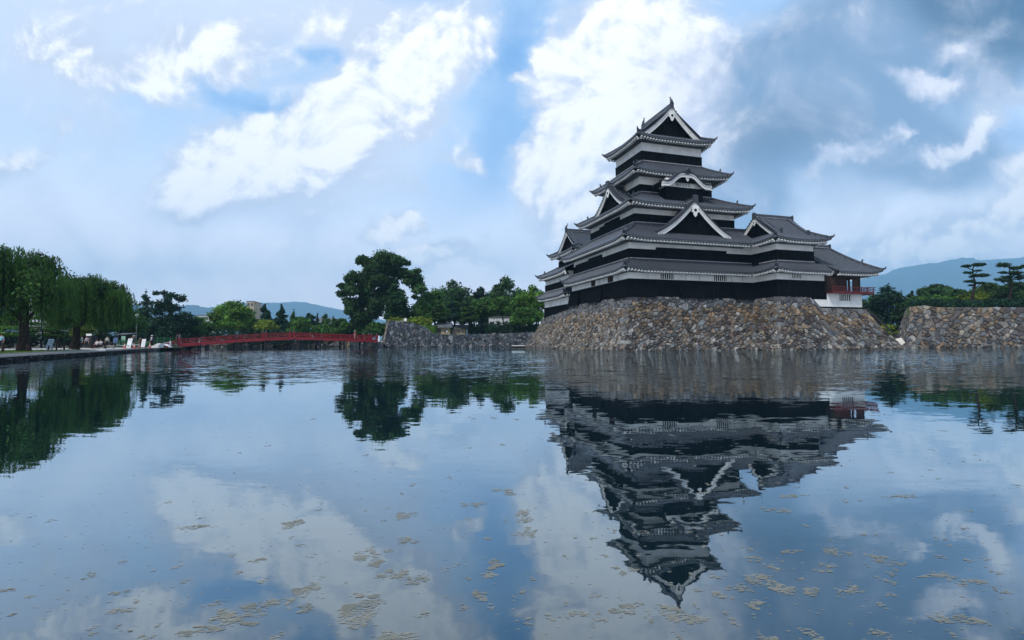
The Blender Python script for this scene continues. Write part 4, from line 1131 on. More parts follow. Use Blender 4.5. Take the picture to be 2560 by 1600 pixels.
mountain('mountain', [(1500,760),(1800,735),(2000,722),(2090,712),(2152,698.5),(2180,690),(2212,686),(2235,674),(2257,668),(2298,663.6),(2314,659),(2355,656),(2407,651),(2470,649),(2538,648),(2580,654),(2700,670),(2900,720),(3100,800)], 6600, 3000, seed=3)
mountain('mountain', [(150,800),(300,790),(520,772),(600,757),(630,755.5),(665,757),(690,756),(730,756.5),(758,755),(785,760),(820,768),(860,776),(900,788),(960,800),(1080,812),(1300,830)], 7300, 2000, seed=7)
mountain('hill', [(-200,790),(100,770),(250,752),(322,758),(350,764),(400,768),(462,764),(480,762),(497,764),(510,769),(545,768),(600,778),(680,800),(760,830)], 5200, 1400, seed=11, rough=1.3)
mountain('mountain', [(1900,700),(2050,690),(2150,708),(2200,716),(2300,735),(2400,760)], 8000, 1500, seed=13)

# air between here and the mountains
hz_ = MB(); hz_.box(-9000, 9000, -400, 8300, -3.0, 1150)
hm = bpy.data.materials.new('air'); hm.use_nodes = True
T = NT(hm.node_tree); T.n.clear()
pv = T.node('ShaderNodeVolumePrincipled'); pv.inputs['Color'].default_value = (.40,.72,1.0,1); pv.inputs['Density'].default_value = HAZE if 'HAZE' in globals() else .00016; pv.inputs['Anisotropy'].default_value = 0.0
ou = T.node('ShaderNodeOutputMaterial'); T.l.new(pv.outputs[0], ou.inputs['Volume'])
tag(hz_.build('haze', hm, None), kind='stuff', label='thin blue summer haze between the moat and the mountains', cat='haze')
# ================================================================== trees
def leafmat(name, c1, c2, tr=.25):
    return mat(name, c1, c2, .35, .75, 0, spec=.12, attr=False, trans=tr)
def foliage_mat(name, tr=.22):
    m = bpy.data.materials.new(name); m.use_nodes = True
    T = NT(m.node_tree); b = T.n['Principled BSDF']
    a = T.node('ShaderNodeAttribute', attribute_name='Col')
    T.l.new(a.outputs['Color'], b.inputs['Base Color']); b.inputs['Roughness'].default_value = .7; b.inputs['Specular IOR Level'].default_value = .15
    t_ = T.node('ShaderNodeBsdfTranslucent'); T.l.new(a.outputs['Color'], t_.inputs[0])
    mx = T.node('ShaderNodeMixShader'); mx.inputs[0].default_value = tr
    T.l.new(b.outputs[0], mx.inputs[1]); T.l.new(t_.outputs[0], mx.inputs[2]); T.l.new(mx.outputs[0], T.n['Material Output'].inputs[0])
    return m
M['leaf'] = foliage_mat('foliage')
GREEN = {'dark': (0.036, 0.086, 0.026), 'deep': (0.018, 0.05, 0.026), 'mid': (0.052, 0.125, 0.024), 'bright': (0.085, 0.185, 0.024), 'yellow': (0.135, 0.2, 0.024), 'willow': (0.040, 0.098, 0.020), 'blue': (0.026, 0.07, 0.038), 'pine': (0.045, 0.092, 0.024)}
def leaves(name, parent, clumps, n, size, tone, seed, flat=0.0, var=.35, droop=0):
    """clumps: (x,y,z,rx,ry,rz[,brightness]). many small leaf sprays, denser towards each clump's skin"""
    rg = np.random.default_rng(seed); C_ = np.array([c[:6] for c in clumps], float)
    vol = (C_[:,3]*C_[:,4]*C_[:,5])**(2/3.); idx = rg.choice(len(clumps), n, p=vol/vol.sum())
    cl = C_[idx]
    d = rg.normal(size=(n,3)); d /= np.linalg.norm(d, axis=1)[:,None]
    r = rg.random(n)**.38 * (1 + .16*rg.normal(size=n))
    # bumpy skin
    k = np.sin(d[:,0]*7 + idx) * np.sin(d[:,1]*6 + idx*2.1) * np.sin(d[:,2]*8 + idx*.7)
    r = r*(1 + .22*k)
    p = cl[:,:3] + d*r[:,None]*cl[:,3:6]
    nn = d*.7 + rg.normal(size=(n,3))*.75 + np.array([0,0,.45]); nn /= np.linalg.norm(nn, axis=1)[:,None]
    a = np.cross(nn, rg.normal(size=(n,3))); a /= np.linalg.norm(a, axis=1)[:,None]; b = np.cross(nn, a)
    s = size*rg.uniform(.45, 1.35, n)
    if flat: a[:,2] *= (1-flat); b[:,2] *= (1-flat)
    a = a*s[:,None]; b = b*(s*rg.uniform(.35,.8,n))[:,None]
    V_ = np.empty((n,4,3)); j = lambda: rg.uniform(.6,1.1,n)[:,None]
    V_[:,0] = p - a*j(); V_[:,1] = p + b*j(); V_[:,2] = p + a*j(); V_[:,3] = p - b*j()
    me = bpy.data.meshes.new(name)
    me.vertices.add(4*n); me.vertices.foreach_set('co', V_.astype(np.float32).ravel())
    me.loops.add(4*n); me.loops.foreach_set('vertex_index', np.arange(4*n, dtype=np.int32))
    me.polygons.add(n); me.polygons.foreach_set('loop_start', np.arange(0, 4*n, 4, dtype=np.int32)); me.polygons.foreach_set('loop_total', np.full(n, 4, dtype=np.int32))
    base = np.array(GREEN[tone] if isinstance(tone, str) else tone)
    cb = rg.uniform(1-var, 1+var, len(clumps))[idx]; lb = rg.uniform(.6, 1.45, n)
    colr = base[None,:]*(cb*lb)[:,None]; colr[:,0] *= rg.uniform(.75,1.35,n)
    colr = np.concatenate([np.repeat(colr, 4, axis=0), np.ones((4*n,1))], 1)
    me.update(calc_edges=True)
    return link(name, me, M['leaf'], parent, colors=colr)
def trunk(parent, base, top, r, seed, targets=(), name='trunk', lean=.04, mat_='bark'):
    rr = random.Random(seed); m = MB(); b = Vector(base); t = Vector(top); L = (t-b).length; pts = []
    for i in range(7):
        u_ = i/6; p = b.lerp(t, u_); pts.append(p + Vector((rr.uniform(-1,1), rr.uniform(-1,1), 0))*lean*L*(u_ > 0)*(u_ < 1))
    rad = [r*(1.35 if i == 0 else 1)*(1 - .72*i/6) for i in range(7)]
    m.tube(pts, rad, 8)
    for tg in targets:
        tg = Vector(tg); i = rr.randint(2, 5); s = pts[i]
        if tg.z < s.z: s = pts[max(1, i-2)]
        mid = s.lerp(tg, .5) + Vector((0,0,-.05*L))
        m.tube([s, mid, tg], [rad[i]*.55, rad[i]*.35, rad[i]*.1], 6)
    return m.build(name, M[mat_], parent)
TREES = 'trees round the moat'
def tree(px, Y, zb, ytop, wpx, tone, label, kind='broad', n=7000, seed=1, ybot=None, size=None, depth=None, trunk_r=None, name=None, lobes=None, cat='tree', group=TREES, nl=16, flat=0, pxc=None):
    base = at(px, 850, Y); base.z = zb
    topz = at(px, ytop, Y).z; hgt = topz - zb
    wd = wpx*Y/F/2; dp = depth or wd
    low = at(px, ybot, Y).z - zb if ybot else hgt*.22
    size = size or max(.20, .0030*Y)
    root = empty(name or {'broad':'broadleaf_tree','conifer':'conifer_tree','pine':'layered_pine'}.get(kind, 'tree'), base, label, cat, group=group)
    rr = random.Random(seed); cl = []
    ox = (at(pxc, 850, Y).x - base.x) if pxc else 0
    if lobes:
        for (lx, ly, lr, *q) in lobes:
            p = at(lx, ly, Y); r_ = lr*Y/F; cl.append((p.x-base.x, rr.uniform(-.5,.5)*dp, p.z-zb, r_, r_*1.05, r_*(q[0] if q else .8)))
            if rr.random() < .6: cl.append((p.x-base.x + rr.uniform(-.5,.5)*r_, rr.choice((-1,1))*dp*rr.uniform(.4,.8), p.z-zb - r_*.3, r_*.8, r_*.8, r_*.6))
    elif kind == 'broad':
        cz = (hgt+low)/2; rz = (hgt-low)/2
        cl.append((ox, 0, cz, wd*.62, dp*.6, rz*.7))
        for i in range(nl):
            a = rr.uniform(0, 6.283); ph = rr.uniform(-.75, 1.25); f_ = rr.uniform(.55,.86)
            r_ = rr.uniform(.22,.38)*min(wd, rz*1.3)
            cl.append((ox + math.cos(a)*math.cos(ph)*wd*f_, math.sin(a)*math.cos(ph)*dp*f_, min(hgt - r_*.75, cz + math.sin(ph)*rz*.92*f_), r_*1.1, r_*1.1, r_*.8))
        cl.append((ox + rr.uniform(-.15,.15)*wd, 0, hgt - .2*rz, wd*.3, wd*.3, rz*.22))
    elif kind == 'conifer':
        k = 9
        for i in range(k):
            u_ = i/(k-1); z = low + (hgt*.97-low)*u_; rw = wd*(1-u_)**.85 + wd*.05
            m_ = max(2, int(6*(1-u_)))
            for q in range(m_):
                a = rr.uniform(0, 6.283); r_ = rw*rr.uniform(.4,.6)
                cl.append((math.cos(a)*rw*.52, math.sin(a)*rw*.52, z + rr.uniform(-.03,.03)*hgt, r_, r_, hgt*.045))
            cl.append((0, 0, z, rw*.45, rw*.45, hgt*.06))
    elif kind == 'pine':
        k = 8
        for i in range(k):
            u_ = i/(k-1); z = low + (hgt*.95-low)*u_; rw = wd*(1 - .55*u_)
            for q in range(4 if u_ < .8 else 2):
                a = rr.uniform(0, 6.283); r_ = rw*rr.uniform(.32,.5)
                cl.append((math.cos(a)*rw*.6, math.sin(a)*rw*.6, z + rr.uniform(-.04,.04)*hgt, r_*1.25, r_*1.25, hgt*.035))
        flat = .6
    tz = max(c[2] for c in cl)*(.95 if kind != 'broad' else .8)
    tg = [cl[rr.randrange(len(cl))][:3] for _ in range(9 if kind == 'broad' else 5)]
    trunk(root, (0,0,0), (ox*.8, 0, tz), trunk_r or max(.12, hgt*.022), seed, tg)
    leaves('crown', root, cl, n, size, tone, seed, flat=flat)
    return root

def willow(px, Y, zb, ytop, x0, x1, seed, label, r, yhang, dome):
    base = at(px, 850, Y); base.z = zb; topz = at(px, ytop, Y).z - zb
    root = empty('weeping_willow', base, label, 'willow', group='willows on the left bank')
    rr = random.Random(seed); rg = np.random.default_rng(seed)
    xa, xb = at(x0,850,Y).x - base.x, at(x1,850,Y).x - base.x
    zh = at(px, yhang, Y).z - zb
    def topat(x):
        pxx = 1280 + (x+base.x)/Y*F
        for (a, ya), (b, yb) in zip(dome, dome[1:]):
            if a <= pxx <= b: return at(px, ya + (yb-ya)*(pxx-a)/(b-a), Y).z - zb
        return at(px, dome[0][1] if pxx < dome[0][0] else dome[-1][1], Y).z - zb
    V_, Cc = [], []
    def strand(x, y, z, ln, cb):
        nseg = max(4, int(ln/.16)); dx, dy = rr.uniform(-.12,.12), rr.uniform(-.1,.1); X_, Y_ = x, y
        wx = rr.uniform(.2,.6)*(1 if x > 0 else -1)
        for k in range(nseg):
            u_ = k/nseg; zz = z - ln*u_
            xx = x + wx*(1-(1-min(1,u_*3))**2)*.6 + dx*u_ ; yy = y + dy*u_
            for q in range(2):
                a = rr.uniform(0, 6.283); s = rr.uniform(.05,.11)*1.1
                ex, ey = math.cos(a)*s, math.sin(a)*s; jx, jy = rr.uniform(-.06,.06), rr.uniform(-.06,.06)
                V_.append(((xx+jx,yy+jy,zz), (xx+jx+ex*.7,yy+jy+ey*.7,zz-.09), (xx+jx+ex,yy+jy+ey,zz-.30), (xx+jx+ex*.2,yy+jy+ey*.2,zz-.16)))
                v = cb*rr.uniform(.6,1.4); Cc.append((GREEN['willow'][0]*v*rr.uniform(.8,1.3), GREEN['willow'][1]*v, GREEN['willow'][2]*v, 1))
    NB = 56; tg = []
    for b in range(NB):
        # one arching branch end carries a curtain of strands
        u_ = (b+.5)/NB; x = xa + (xb-xa)*(u_ + rr.uniform(-.03,.03)); half = (xb-xa)/2
        y = rr.uniform(-1,1)*half*.7*math.sqrt(max(.08, 1-((x-(xa+xb)/2)/half)**2))
        zt = topat(x)*(1 - .03*rr.random()) - abs(y)/half*topz*.14*rr.uniform(.3,1.4) - (rr.random()**2)*topz*.22
        cb = rr.uniform(.6,1.35); tg.append((x*.85, y*.85, zt*.94)); rad = rr.uniform(.5,1.1)
        ns = 22
        for k in range(ns):
            sx, sy = x + rr.gauss(0,.5)*rad, y + rr.gauss(0,.5)*rad
            zz = zt - ((sx-x)**2 + (sy-y)**2)*.35 + rr.uniform(-.25,.1)
            ln = max(.5, min((zz - zh)*rr.uniform(.35,1.05), topz*.6)); strand(sx, sy, zz, ln, cb)
    n = len(V_); me = bpy.data.meshes.new('crown')
    me.from_pydata([v for q in V_ for v in q], [], [(4*i,4*i+1,4*i+2,4*i+3) for i in range(n)])
    link('crown', me, M['leaf'], root, colors=np.repeat(np.array(Cc), 4, axis=0))
    trunk(root, (0,0,0), (rr.uniform(-.3,.3), 0, topz*.78), r, seed, tg[::3], lean=.02)
    cl = []
    for i in range(34):
        x = xa + (xb-xa)*(i+.5)/34 + rr.uniform(-.3,.3); zt = topat(x); y = rr.uniform(-.5,.5)*(xb-xa)*.32
        cl.append((x*.96, y, zt - rr.uniform(1.2,1.9), rr.uniform(.6,1.0), rr.uniform(.8,1.4), rr.uniform(.5,.9)))
        cl.append((x*.9, y*1.3, zt*rr.uniform(.60,.82), .8, 1.2, rr.uniform(.6,1.1)))
    leaves('inner_foliage', root, cl, 9500, .17, (.030,.078,.017), seed+50, var=.5, flat=0)

# willows on the lawn
Y1 = 44.5; willow(60, Y1, .6, 604, -190, 152, 3, 'taller weeping willow at the far left of the lawn', .42, 800, [(-190,660),(-100,610),(0,604),(40,602),(70,620),(100,640),(125,665),(152,690)])
willow(186, 55, .6, 668, 118, 306, 5, 'smaller weeping willow on the lawn, right of the taller one', .40, 818, [(118,700),(150,684),(170,690),(200,676),(235,680),(262,690),(285,712),(306,720)])
# park trees behind the willows
L_TREES = [
 (-40, 70, .5, 770, 150, 'mid', 'green shrubby tree beyond the lawn, cut by the left frame edge', 'broad', 5000),
 (25, 68, .5, 782, 110, 'bright', 'bright green low spreading tree behind the left willow trunk', 'pine', 5200),
 (105, 72, .5, 780, 100, 'mid', 'low spreading green tree between the two willow trunks', 'pine', 5200),
 (150, 76, .5, 792, 70, 'yellow', 'yellow green low tree just left of the right willow trunk', 'pine', 4200),
 (235, 78, .5, 768, 110, 'mid', 'green round tree behind the right willow over the seated people', 'broad', 6500),
 (205, 74, .5, 806, 60, 'yellow', 'small yellow green tree right of the right willow trunk', 'pine', 3500),
 (300, 86, .5, 757, 100, 'mid', 'green tree with bare lower trunk behind the blue panel', 'broad', 6000),
 (326, 88, .5, 780, 74, 'mid', 'small rounded green tree behind the white globe street lamp', 'broad', 4200),
]
for i, (px, Y, zb, yt, wpx, tone, lab, kd, n) in enumerate(L_TREES): tree(px, Y, zb, yt, wpx, tone, lab, kd, n, seed=40+i, ybot=842 if kd == 'broad' else 838, nl=14)
tree(362, 100, .5, 727, 92, 'blue', 'dark pointed conifer with thin top left of the big dark pine', 'conifer', 7500, 60, ybot=845)
tree(424, 98, .5, 729, 110, 'deep', 'large dark ragged pine behind the left end of the red bridge', 'lobed', 9500, 61, name='ragged_pine', trunk_r=.35,
     lobes=[(428,738,16,.5),(442,748,13,.5),(415,733,10,.5),(412,762,20,.6),(438,770,22,.55),(395,780,20,.5),(456,790,22,.5),(425,800,30,.6),(400,812,26,.6),(448,815,22,.6),(470,800,14,.4),(385,800,16,.5),(430,828,26,.5),(395,832,24,.5)])
tree(488, 105, .5, 791, 72, 'mid', 'low olive green tree left of the rounded bright tree behind the bridge', 'broad', 5500, 62, ybot=846)
tree(575, 118, 1.2, 752, 108, 'bright', 'large rounded bright green tree behind the left half of the red bridge', 'broad', 10000, 63, ybot=845, nl=22)
tree(661, 125, 1.3, 759, 50, 'blue', 'pointed dark conifer, left of the pair behind the middle of the bridge', 'conifer', 5200, 64, ybot=815)
tree(703, 122, 1.3, 760, 66, 'deep', 'dark conifer with leaning tip, right of the pair behind the bridge', 'conifer', 6500, 65, ybot=835)
tree(665, 119, 1.3, 800, 74, 'yellow', 'low yellow green tree in front of the pointed conifer', 'broad', 5200, 66, ybot=842)
tree(630, 124, 1.3, 795, 60, 'mid', 'green tree below the beige tower right of the rounded bright tree', 'broad', 4500, 67, ybot=842)
tree(733, 130, 1.3, 777, 26, 'mid', 'thin pointed green conifer rising behind the centre post of the bridge', 'conifer', 2600, 68, ybot=815)
tree(752, 121, 1.3, 793, 76, 'mid', 'broad low green tree just right of the bridge centre post', 'broad', 6500, 69, ybot=842)
tree(770, 132, 1.3, 784, 36, 'deep', 'small dark green tree left of the white roofed building', 'broad', 2600, 70, ybot=825)
tree(793, 150, 1.3, 782, 20, 'deep', 'small dark conifer poking above the white building roof', 'conifer', 1500, 71)
tree(812, 152, 1.3, 784, 26, 'mid', 'rounded green treetop right above the white building roof', 'broad', 1600, 72)
tree(832, 148, 1.3, 788, 12, 'deep', 'narrow dark conifer tip right of the white building', 'conifer', 900, 73)
tree(806, 122, 1.3, 812, 66, 'mid', 'low green tree in front of the white building', 'broad', 4500, 74, ybot=842)
tree(850, 124, 1.3, 797, 62, 'mid', 'green tree left of the huge dark tree and behind the bridge railing', 'broad', 5000, 75, ybot=842)
tree(893, 127, 1.3, 800, 56, 'mid', 'low green tree under the left side of the huge dark tree', 'broad', 4200, 76, ybot=842)
for i, (px, Y, yt, wpx, tone, lab) in enumerate([(1110, 168, 728, 90, 'deep', 'dark tree of the back row seen between the two domed trees, left one'), (1178, 172, 738, 90, 'mid', 'dark tree of the back row left of the second domed tree'), (1232, 168, 730, 90, 'deep', 'dark tree of the back row directly behind the second domed tree'), (1300, 165, 726, 90, 'mid', 'tree of the back row just left of the castle'), (1062, 165, 738, 80, 'deep', 'dark tree of the back row right of the conical tree')]):
    tree(px, Y, 2.7, yt, wpx, tone, lab, 'broad', 5500, 200+i, ybot=826, nl=16)
tree(938, 119, 1.3, 806, 66, 'mid', 'low green tree filling the gap between huge dark tree and mound wall', 'broad', 5500, 77, ybot=848)
# hedge line under them
def hedge(name, label, pxa, pxb, Ya, Yb, zb, ztop, tone, n, seed, thick=1.5, cat='hedge'):
    a = at(pxa, 850, Ya); b = at(pxb, 850, Yb); root = empty(name, ((a.x+b.x)/2, (a.y+b.y)/2, zb), label, cat)
    rr = random.Random(seed); cl = []; L = (Vector((b.x-a.x, b.y-a.y))).length; k = max(3, int(L/1.3))
    for i in range(k):
        t = (i+.5)/k; x = a.x+(b.x-a.x)*t - root.location.x; y = a.y+(b.y-a.y)*t - root.location.y; h = (ztop-zb)*rr.uniform(.8,1.08)
        cl.append((x + rr.uniform(-.3,.3), y + rr.uniform(-.4,.4), h*.52, 1.1, thick*.6, h*.5))
    leaves('foliage', root, cl, n, max(.16, .0026*Ya), tone, seed)
hedge('clipped_hedge', 'long dark hedge along the far bank behind the whole red bridge', 440, 905, 108, 128, .6, 4.3, 'deep', 12000, 80)
hedge('clipped_hedge', 'dark hedge behind the people and signs on the left bank', 190, 440, 84, 104, .5, 3.4, 'deep', 9000, 81)
hedge('clipped_hedge', 'dark hedge behind the lawn at the far left', -160, 190, 72, 80, .5, 3.2, 'deep', 11000, 82)
hedge('yellow_shrubs', 'yellow green shrubs along the top of the mound wall', 972, 1075, 112.5, 114, 4.6, 6.7, 'yellow', 5200, 83, cat='shrubs')

# huge dark tree behind the bridge end
zl = lambda pts: [(830+x/4.245, 610+y/4.245, r/4.245*.95, q*1.45) for x, y, r, q in pts]
tree(921, 128, 1.3, 634, 200, 'dark', 'huge dark spreading zelkova tree behind the right end of the bridge', 'lobed', 48000, 90, name='broadleaf_tree', trunk_r=.75, depth=7, size=.40,
     lobes=zl([(555,150,95,.5),(640,160,80,.5),(720,190,80,.45),(780,200,50,.4),(470,210,100,.5),(360,185,70,.45),(560,260,130,.5),(690,290,100,.5),(420,300,90,.5),(300,330,70,.5),(220,380,80,.5),(350,410,110,.5),(160,450,55,.5),(500,370,120,.5),(620,400,90,.5),
     (250,490,90,.5),(150,530,60,.4),(140,580,40,.4),(380,520,110,.5),(520,500,110,.5),(870,330,85,.45),(930,300,45,.4),(820,400,60,.5),(900,430,80,.5),(940,490,75,.5),(980,490,40,.4),(880,560,40,.4),(300,610,100,.5),(430,640,110,.5),(260,700,75,.5),(520,610,80,.5),(340,760,100,.5),(450,760,80,.5),(280,800,60,.4),(360,860,80,.5),(480,700,90,.5),(760,300,60,.5)]))
# trees on the castle ground behind the moat wall
tree(993, 122, 4.5, 709, 66, (.022,.062,.020), 'bright conical tree standing on the mound in front of huge dark tree', 'lobed', 11000, 91, name='conifer_tree', lobes=[(990,716,9),(985,730,15),(998,735,15),(978,752,18),(1005,752,18),(992,760,22),(975,775,16),(1010,775,16),(990,785,22),(970,792,10),(1015,792,12)])
G = [
 (1085, 133, 2.7, 721, 90, 'mid', 'green tree right of the bright conical tree, below the tall domed tree', 'broad', 7500),
 (1136, 148, 2.7, 702, 118, 'dark', 'tall domed green tree in the middle behind the moat wall', 'broad', 11000),
 (1205, 150, 2.7, 716, 66, 'deep', 'dark tree in the dip between the two domed trees', 'broad', 5200),
 (1266, 146, 2.7, 692, 92, 'dark', 'second tall domed tree, nearer the castle left edge', 'broad', 9000),
 (1332, 128, 2.7, 713, 84, 'bright', 'bright green tree touching the left edge of the castle', 'broad', 10000),
 (1207, 128, 2.7, 745, 76, 'mid', 'medium green tree left of the white building behind wall', 'broad', 6500),
 (1256, 126, 2.7, 741, 84, 'mid', 'medium green tree above the white building behind wall', 'broad', 7500),
 (1310, 120, 2.7, 770, 80, 'mid', 'dense low green tree beside the castle stone base, left side', 'broad', 8500),
 (1050, 126, 3.2, 748, 62, 'mid', 'small green tree right behind the yellow green shrubs', 'broad', 5200),
]
for i, (px, Y, zb, yt, wpx, tone, lab, kd, n) in enumerate(G): tree(px, Y, zb, yt, wpx, tone, lab, kd, n, seed=100+i, ybot={1256: 790, 1207: 800}.get(px, 822), nl=20)
tree(1095, 120, 2.8, 754, 46, 'pine', 'left of three layered pines standing behind the moat wall', 'pine', 4200, 120, ybot=802)
tree(1136, 122, 2.8, 741, 58, 'blue', 'tallest and darkest of three layered pines behind the moat wall', 'pine', 5200, 121, ybot=800)
tree(1171, 120, 2.8, 754, 50, 'pine', 'right of three layered pines standing behind the moat wall', 'pine', 4200, 122, ybot=802)
hedge('clipped_hedge', 'dark low hedge under the trees behind the moat wall', 1170, 1345, 123, 121, 2.7, 5.8, 'deep', 7500, 84)
# right side, beyond the base
S_ = [
 (2222, 112, .5, 714, 100, 'deep', 'dark rounded tree right behind the red balcony', 'broad', 10000),
 (2185, 118, .5, 738, 80, 'mid', 'green tree touching the right edge of the white room base', 'broad', 6500),
 (2150, 125, .5, 742, 60, 'deep', 'dark tree mostly hidden behind the castle right end', 'broad', 3500),
 (2250, 98, .5, 758, 56, 'pine', 'pale layered pine in the gap left of the right wall', 'pine', 5200),
 (2190, 96, .5, 790, 60, 'deep', 'dark layered pine low in the gap beside the timber gutter', 'pine', 4500),
 (2215, 93, .5, 812, 56, 'yellow', 'yellow green shrub at the bottom of the gap', 'broad', 2600),
 (2284, 112, 6.5, 726, 44, 'deep', 'spiky dark pine at the left end of the right terrace', 'conifer', 3500),
 (2352, 118, 6.5, 711, 96, 'dark', 'wide flat topped tree left of the tall pruned pine', 'broad', 9000),
 (2300, 98, 6.7, 742, 60, 'mid', 'low green tree at the left corner of the right terrace', 'broad', 4500),
 (2345, 94, 6.7, 738, 70, 'mid', 'low green bushy tree above the right wall, left of pruned pine', 'broad', 5500),
 (2400, 97, 6.7, 724, 60, 'dark', 'dark bushy tree just left of the pruned pine trunk', 'broad', 5500),
 (2440, 94, 6.7, 728, 74, 'yellow', 'olive green bushy tree just right of the pruned pine trunk', 'broad', 5500),
 (2482, 98, 6.7, 707, 90, 'pine', 'olive tree between the two pruned pines', 'broad', 7000),
 (2540, 96, 6.7, 704, 100, 'dark', 'dark dense tree under the right pruned pine', 'broad', 7500),
 (2610, 96, 6.7, 712, 90, 'dark', 'dark tree cut by the right frame edge', 'broad', 4500),
]
for i, (px, Y, zb, yt, wpx, tone, lab, kd, n) in enumerate(S_): tree(px, Y, zb, yt, wpx, tone, lab, kd, n, seed=140+i, ybot=(764 if zb > 5 else 842), nl=20)
hedge('clipped_hedge', 'long dark green hedge along the top of the right wall', 2285, 2700, 88, 87, 6.7, 8.6, 'deep', 12000, 86)
hedge('clipped_hedge', 'dark hedge low in the gap left of the right wall', 2165, 2275, 108, 104, .4, 4.8, 'deep', 5500, 87)

def niwaki(px, Y, zb, path, pads, seed, label, r=.26):
    base = at(px, 850, Y); base.z = zb; root = empty('pruned_pine', base, label, 'pine', group='cloud pruned pines above the right wall')
    def L2(x, y): p = at(x, y, Y); return Vector((p.x-base.x, 0, p.z-zb))
    pts = [Vector((0,0,0))] + [L2(*q) for q in path]; m = MB()
    rr = random.Random(seed)
    for i, p in enumerate(pts): p.y += rr.uniform(-.15,.15)
    m.tube(pts, [r*(1-.75*i/(len(pts)-1)) for i in range(len(pts))], 8)
    cl = []
    for (x, y, w_, h_) in pads:
        c = L2(x, y); wx = w_*Y/F/2; hz = h_*Y/F/2; c.y = rr.uniform(-.5,.5)
        near = min(pts, key=lambda q: (q - c).length + (q.z > c.z)*1.5)
        m.tube([near, near.lerp(c, .55) + Vector((0,0,-.12)), c - Vector((0,0,hz*.6))], [r*.38, r*.28, r*.12], 6)
        for k in (-.5, 0, .5): cl.append((c.x + k*wx, c.y + rr.uniform(-.2,.2)*wx, c.z + rr.uniform(-.15,.15)*hz, wx*.58, wx*.7, hz*.95))
    m.build('trunk', M['bark'], root)
    leaves('crown', root, cl, 5200, .17, (.020,.046,.012), seed, flat=.3)
zz = lambda l: [(2130 + x/5.628, 640 + y/5.628, w_*2/5.628, h_*2/5.628) for x, y, w_, h_ in l]
zp = lambda l: [(2130 + x/5.628, 640 + y/5.628) for x, y in l]
niwaki(2430, 92, 6.7, zp([(1690,570),(1722,470),(1725,380),(1705,280),(1695,200),(1702,130)]),
       zz([(1605,142,66,22),(1750,128,82,26),(1735,210,46,14),(1612,236,56,17),(1790,275,102,25),(1690,292,30,12),(1645,356,58,21),(1770,385,66,17),(1690,410,40,14)]), 7, 'slender cloud pruned pine with separate flat pads against the blue mountain')
niwaki(2525, 92, 6.7, zp([(2230,560),(2235,440),(2225,330),(2222,240),(2200,160)]),
       zz([(2165,120,98,34),(2330,165,85,28),(2420,140,50,20),(2135,232,60,20),(2270,245,105,32),(2200,295,78,24),(2040,335,55,24),(2150,350,80,26),(2330,290,50,20),(2400,300,50,40)]), 8, 'bushier cloud pruned pine with crowded pads near the right frame edge')
